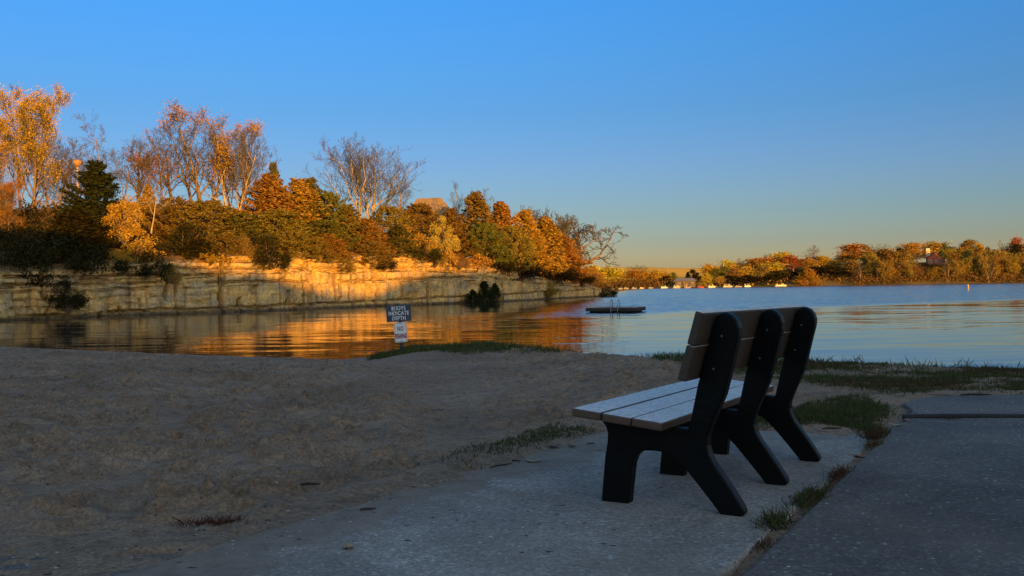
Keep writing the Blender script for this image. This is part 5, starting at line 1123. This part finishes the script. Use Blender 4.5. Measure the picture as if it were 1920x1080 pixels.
# tufts in the joint beside the bench, each one a thing
for i, (x, y, L, w, n, mt, hh_, lab) in enumerate([(1640, 818, 0.16, 0.06, 220, 'dry', 0.07, 'brownish grass tuft in the pavement joint, farthest along it near the green patch'), (1636, 834, 0.13, 0.05, 160, 'dry', 0.04, 'flat reddish brown weed in the joint just before the farthest tuft'),
        (1574, 886, 0.17, 0.05, 260, 'dry', 0.035, 'brown low weeds in the pavement joint right of the middle bench foot'), (1518, 932, 0.24, 0.07, 520, 'grass', 0.04, 'greenest grass tuft in the pavement joint, between the bench feet and the picture edge'),
        (1452, 980, 0.12, 0.07, 150, 'grass', 0.07, 'spiky dark grass tuft with long blades right of the nearest bench foot'), (1430, 1018, 0.11, 0.05, 120, 'dry', 0.02, 'dead brown tuft nearest to the viewer in the pavement joint'),
        (1775, 786, 0.22, 0.05, 200, 'dry', 0.03, 'dry weed lying along the tarred joint of the right-hand walk')]):
    p = gnd(x, y, 0.0); r = np.random.RandomState(300+i); q = r.normal(size=(n, 2))*np.array([L*0.45, w*0.45]); dd = JD if i < 6 else np.array([0.95, -0.3])
    Pt = np.stack([q[:, 0]*dd[0]-q[:, 1]*dd[1], q[:, 0]*dd[1]+q[:, 1]*dd[0], np.full(n, -0.004)], 1)
    o = blades('grass_tuft', Pt, hh_*0.5, hh_*1.2, M[mt], 0.005, 310+i, 1.0); o.location = (p[0], p[1], -0.008); tag(o, lab, 'grass tuft', 'tufts growing in the pavement joints')
# wiry reddish weed on the sand
p = gnd(412, 975, 0.01); r = np.random.RandomState(77); q = r.normal(size=(260, 2))*np.array([0.09, 0.03]); o = blades('weed', np.stack([q[:, 0], q[:, 1], 0*q[:, 0]], 1), 0.02, 0.05, mat_leaf('red_weed', [(0.12, 0.03, 0.02), (0.08, 0.025, 0.02), (0.15, 0.06, 0.03)], 0.2), 0.004, 78, 1.2)
o.location = (p[0], p[1], float(sand_z(p[0], p[1]))); tag(o, 'low dark red weed on the sand at the lower left', 'weed')

# ------------------------------------------------------------------ litter on the ground: leaves, sticks, pebbles
def pave_z(x, y):
    ins = [poly_sd(q, np.array([x]), np.array([y]))[0] < 0 for q in ALLP]
    return pad_z(x, y) if ins[0] else (0.0 if any(ins) else -9.0)
def surf(x, y):
    p = gnd(x, y, 0.0)
    for _ in range(4): p = gnd(x, y, max(pave_z(p[0], p[1]), float(sand_z(p[0], p[1]))))
    return p
def leaf(x, y, size, mat, label, rz, curl=0.3):
    p = surf(x, y); mb = MB(); n = 7; v = []
    for i in range(n):
        t = i/(n-1); w = 0.40*math.sin(math.pi*min(1, t*0.95+0.04))**0.8*(1+0.25*math.cos(6*t)); z = curl*size*(t-0.5)**2*2
        v += [((t-0.5)*size, -w*size, z+0.35*curl*w*size), ((t-0.5)*size, 0, z), ((t-0.5)*size, w*size, z+0.30*curl*w*size)]
    mb.add(v, [q for i in range(n-1) for q in ((3*i, 3*i+3, 3*i+4, 3*i+1), (3*i+1, 3*i+4, 3*i+5, 3*i+2))])
    o = empty('fallen_leaf', (p[0], p[1], p[2]+0.004), rz); tag(o, label, 'leaf', 'fallen leaves')
    b_ = mb.build('blade', mat, o); md = b_.modifiers.new('thick', 'SOLIDIFY'); md.thickness = 0.0012
    mb = MB(); mb.tube([(-0.5*size, 0, curl*size*0.5), (-0.72*size, 0.03*size, curl*size*0.55), (-0.9*size, 0.08*size, 0.3*curl*size)], 0.0014, 5); mb.build('stalk', mat, o)
lf_o = mat_plain('leaf_orange_brown', (0.33, 0.11, 0.03), 0.7, 0.3, 30); lf_b = mat_plain('leaf_dull_brown', (0.13, 0.08, 0.05), 0.8, 0.3, 30); lf_t = mat_plain('leaf_tan', (0.30, 0.20, 0.10), 0.8, 0.3, 30)
for a in [(1614, 857, 0.085, lf_o, 'orange-brown fallen leaf lying in the pavement joint', 0.2), (748, 853, 0.07, lf_o, 'orange fallen leaf on the sand below the sign', 1.0), (1680, 798, 0.09, lf_t, 'tan curled leaf at the corner of the green patch', 2.6),
          (1698, 790, 0.06, lf_o, 'small orange leaf by the corner of the right-hand walk', 0.6), (652, 1028, 0.06, lf_t, 'tan leaf on the sandy paving at the bottom of the picture', 1.9), (1040, 838, 0.08, lf_b, 'brown leaf on the grass edge left of the bench', 0.4),
          (1072, 838, 0.06, lf_b, 'curled brown leaf on the paving between grass edge and bench', 2.2), (1000, 866, 0.09, lf_t, 'tan leaf below the grass edge left of the bench', 0.1)]: leaf(*a)
def stick(x, y, L, rad, mat, label, rz, kink=0.1):
    p = surf(x, y); mb = MB(); mb.tube([(-L/2, 0, rad), (-L*0.15, kink*L*0.3, rad*1.4), (L*0.2, -kink*L*0.2, rad*1.2), (L/2, kink*L*0.2, rad)], [rad*0.7, rad, rad*0.9, rad*0.45], 7)
    mb.tube([(L*0.05, 0, rad), (L*0.18, L*0.10*kink*6, rad*1.3)], [rad*0.6, rad*0.3], 5)
    o = mb.build('stick', mat, None, smooth=True); o.location = (p[0], p[1], p[2]+0.001); o.rotation_euler = (0, 0, rz); tag(o, label, 'stick', 'sticks lying about')
st_d = mat_bark('stick_dark', (0.025, 0.02, 0.017), (0.06, 0.045, 0.035)); st_p = mat_bark('stick_pale', (0.16, 0.11, 0.08), (0.28, 0.2, 0.14))
for a in [(582, 911, 0.12, 0.009, st_d, 'short thick dark stick on the sand at the lower left', 0.05), (690, 957, 0.07, 0.005, st_d, 'thin dark stick on the sandy paving below the short thick one', 0.25), (940, 874, 0.17, 0.004, st_d, 'long thin twig on the paving edge left of the bench', 0.75),
          (968, 866, 0.05, 0.005, st_d, 'short dark twig beside the tan leaf at the grass edge', -0.2), (1108, 833, 0.06, 0.004, st_d, 'small dark twig near the front of the bench seat', 0.5), (1560, 805, 0.13, 0.006, st_d, 'dark stick along the lower edge of the green patch', 0.0),
          (1762, 742, 0.42, 0.008, st_p, 'long pale stick at the corner of the right-hand walk', -0.06), (1830, 742, 0.26, 0.008, st_d, 'dark stick at the far edge of the right-hand walk', 0.0), (820, 770, 0.16, 0.006, st_d, 'dark stick in the wash gully', 0.2), (230, 858, 0.07, 0.004, st_d, 'thin upright-looking dark twig on the trodden sand at the left', 1.2)]: stick(*a)
r = np.random.RandomState(91); Vs = []; Fs = []; n = 0
def bits(nm, k, x0, x1, y0, y1, smin, smax, mat, seed):
    """chips of shell and gravel strewn over the ground"""
    r = np.random.RandomState(seed); mbx = MB()
    for i in range(k):
        x = r.uniform(x0, x1); y = y0+(y1-y0)*r.rand()**0.8; p = gnd(x, y, 0.0); z = float(sand_z(p[0], p[1]))
        p = gnd(x, y, z); z = max(float(sand_z(p[0], p[1])), pave_z(p[0], p[1]))
        s = r.uniform(smin, smax); el = r.uniform(1.0, 2.6); v = [(p[0]+s*el*a*r.uniform(.6, 1.1), p[1]+s*b_*r.uniform(.6, 1.1), z+s*c*0.32*r.uniform(.6, 1.1)+s*0.10) for a, b_, c in ((1, 0, 0), (0, 1, 0), (-1, 0, 0), (0, -1, 0), (0, 0, 1), (0, 0, -0.6))]
        mbx.add(v, [(0, 1, 4), (1, 2, 4), (2, 3, 4), (3, 0, 4), (1, 0, 5), (2, 1, 5), (3, 2, 5), (0, 3, 5)])
    tag(mbx.build(nm, mat), kind='stuff')
bits('shell_chips', 260, -40, 1150, 740, 1085, 0.0018, 0.0060, mat_plain('shell', (0.60, 0.57, 0.52), 0.6, 0.2), 92)
bits('dark_litter', 260, -40, 1250, 700, 1085, 0.0025, 0.010, mat_plain('litter', (0.035, 0.027, 0.02), 0.9, 0.4), 93)
bits('gravel', 260, 760, 1020, 765, 800, 0.006, 0.016, mat_plain('gravel_stone', (0.20, 0.18, 0.16), 0.8, 0.5, 60), 94)

# kinds that found no place
for pr in PROTO.values():
    if not pr['used']:
        for ch in list(pr['root'].children): bpy.data.objects.remove(ch)
        bpy.data.objects.remove(pr['root'])
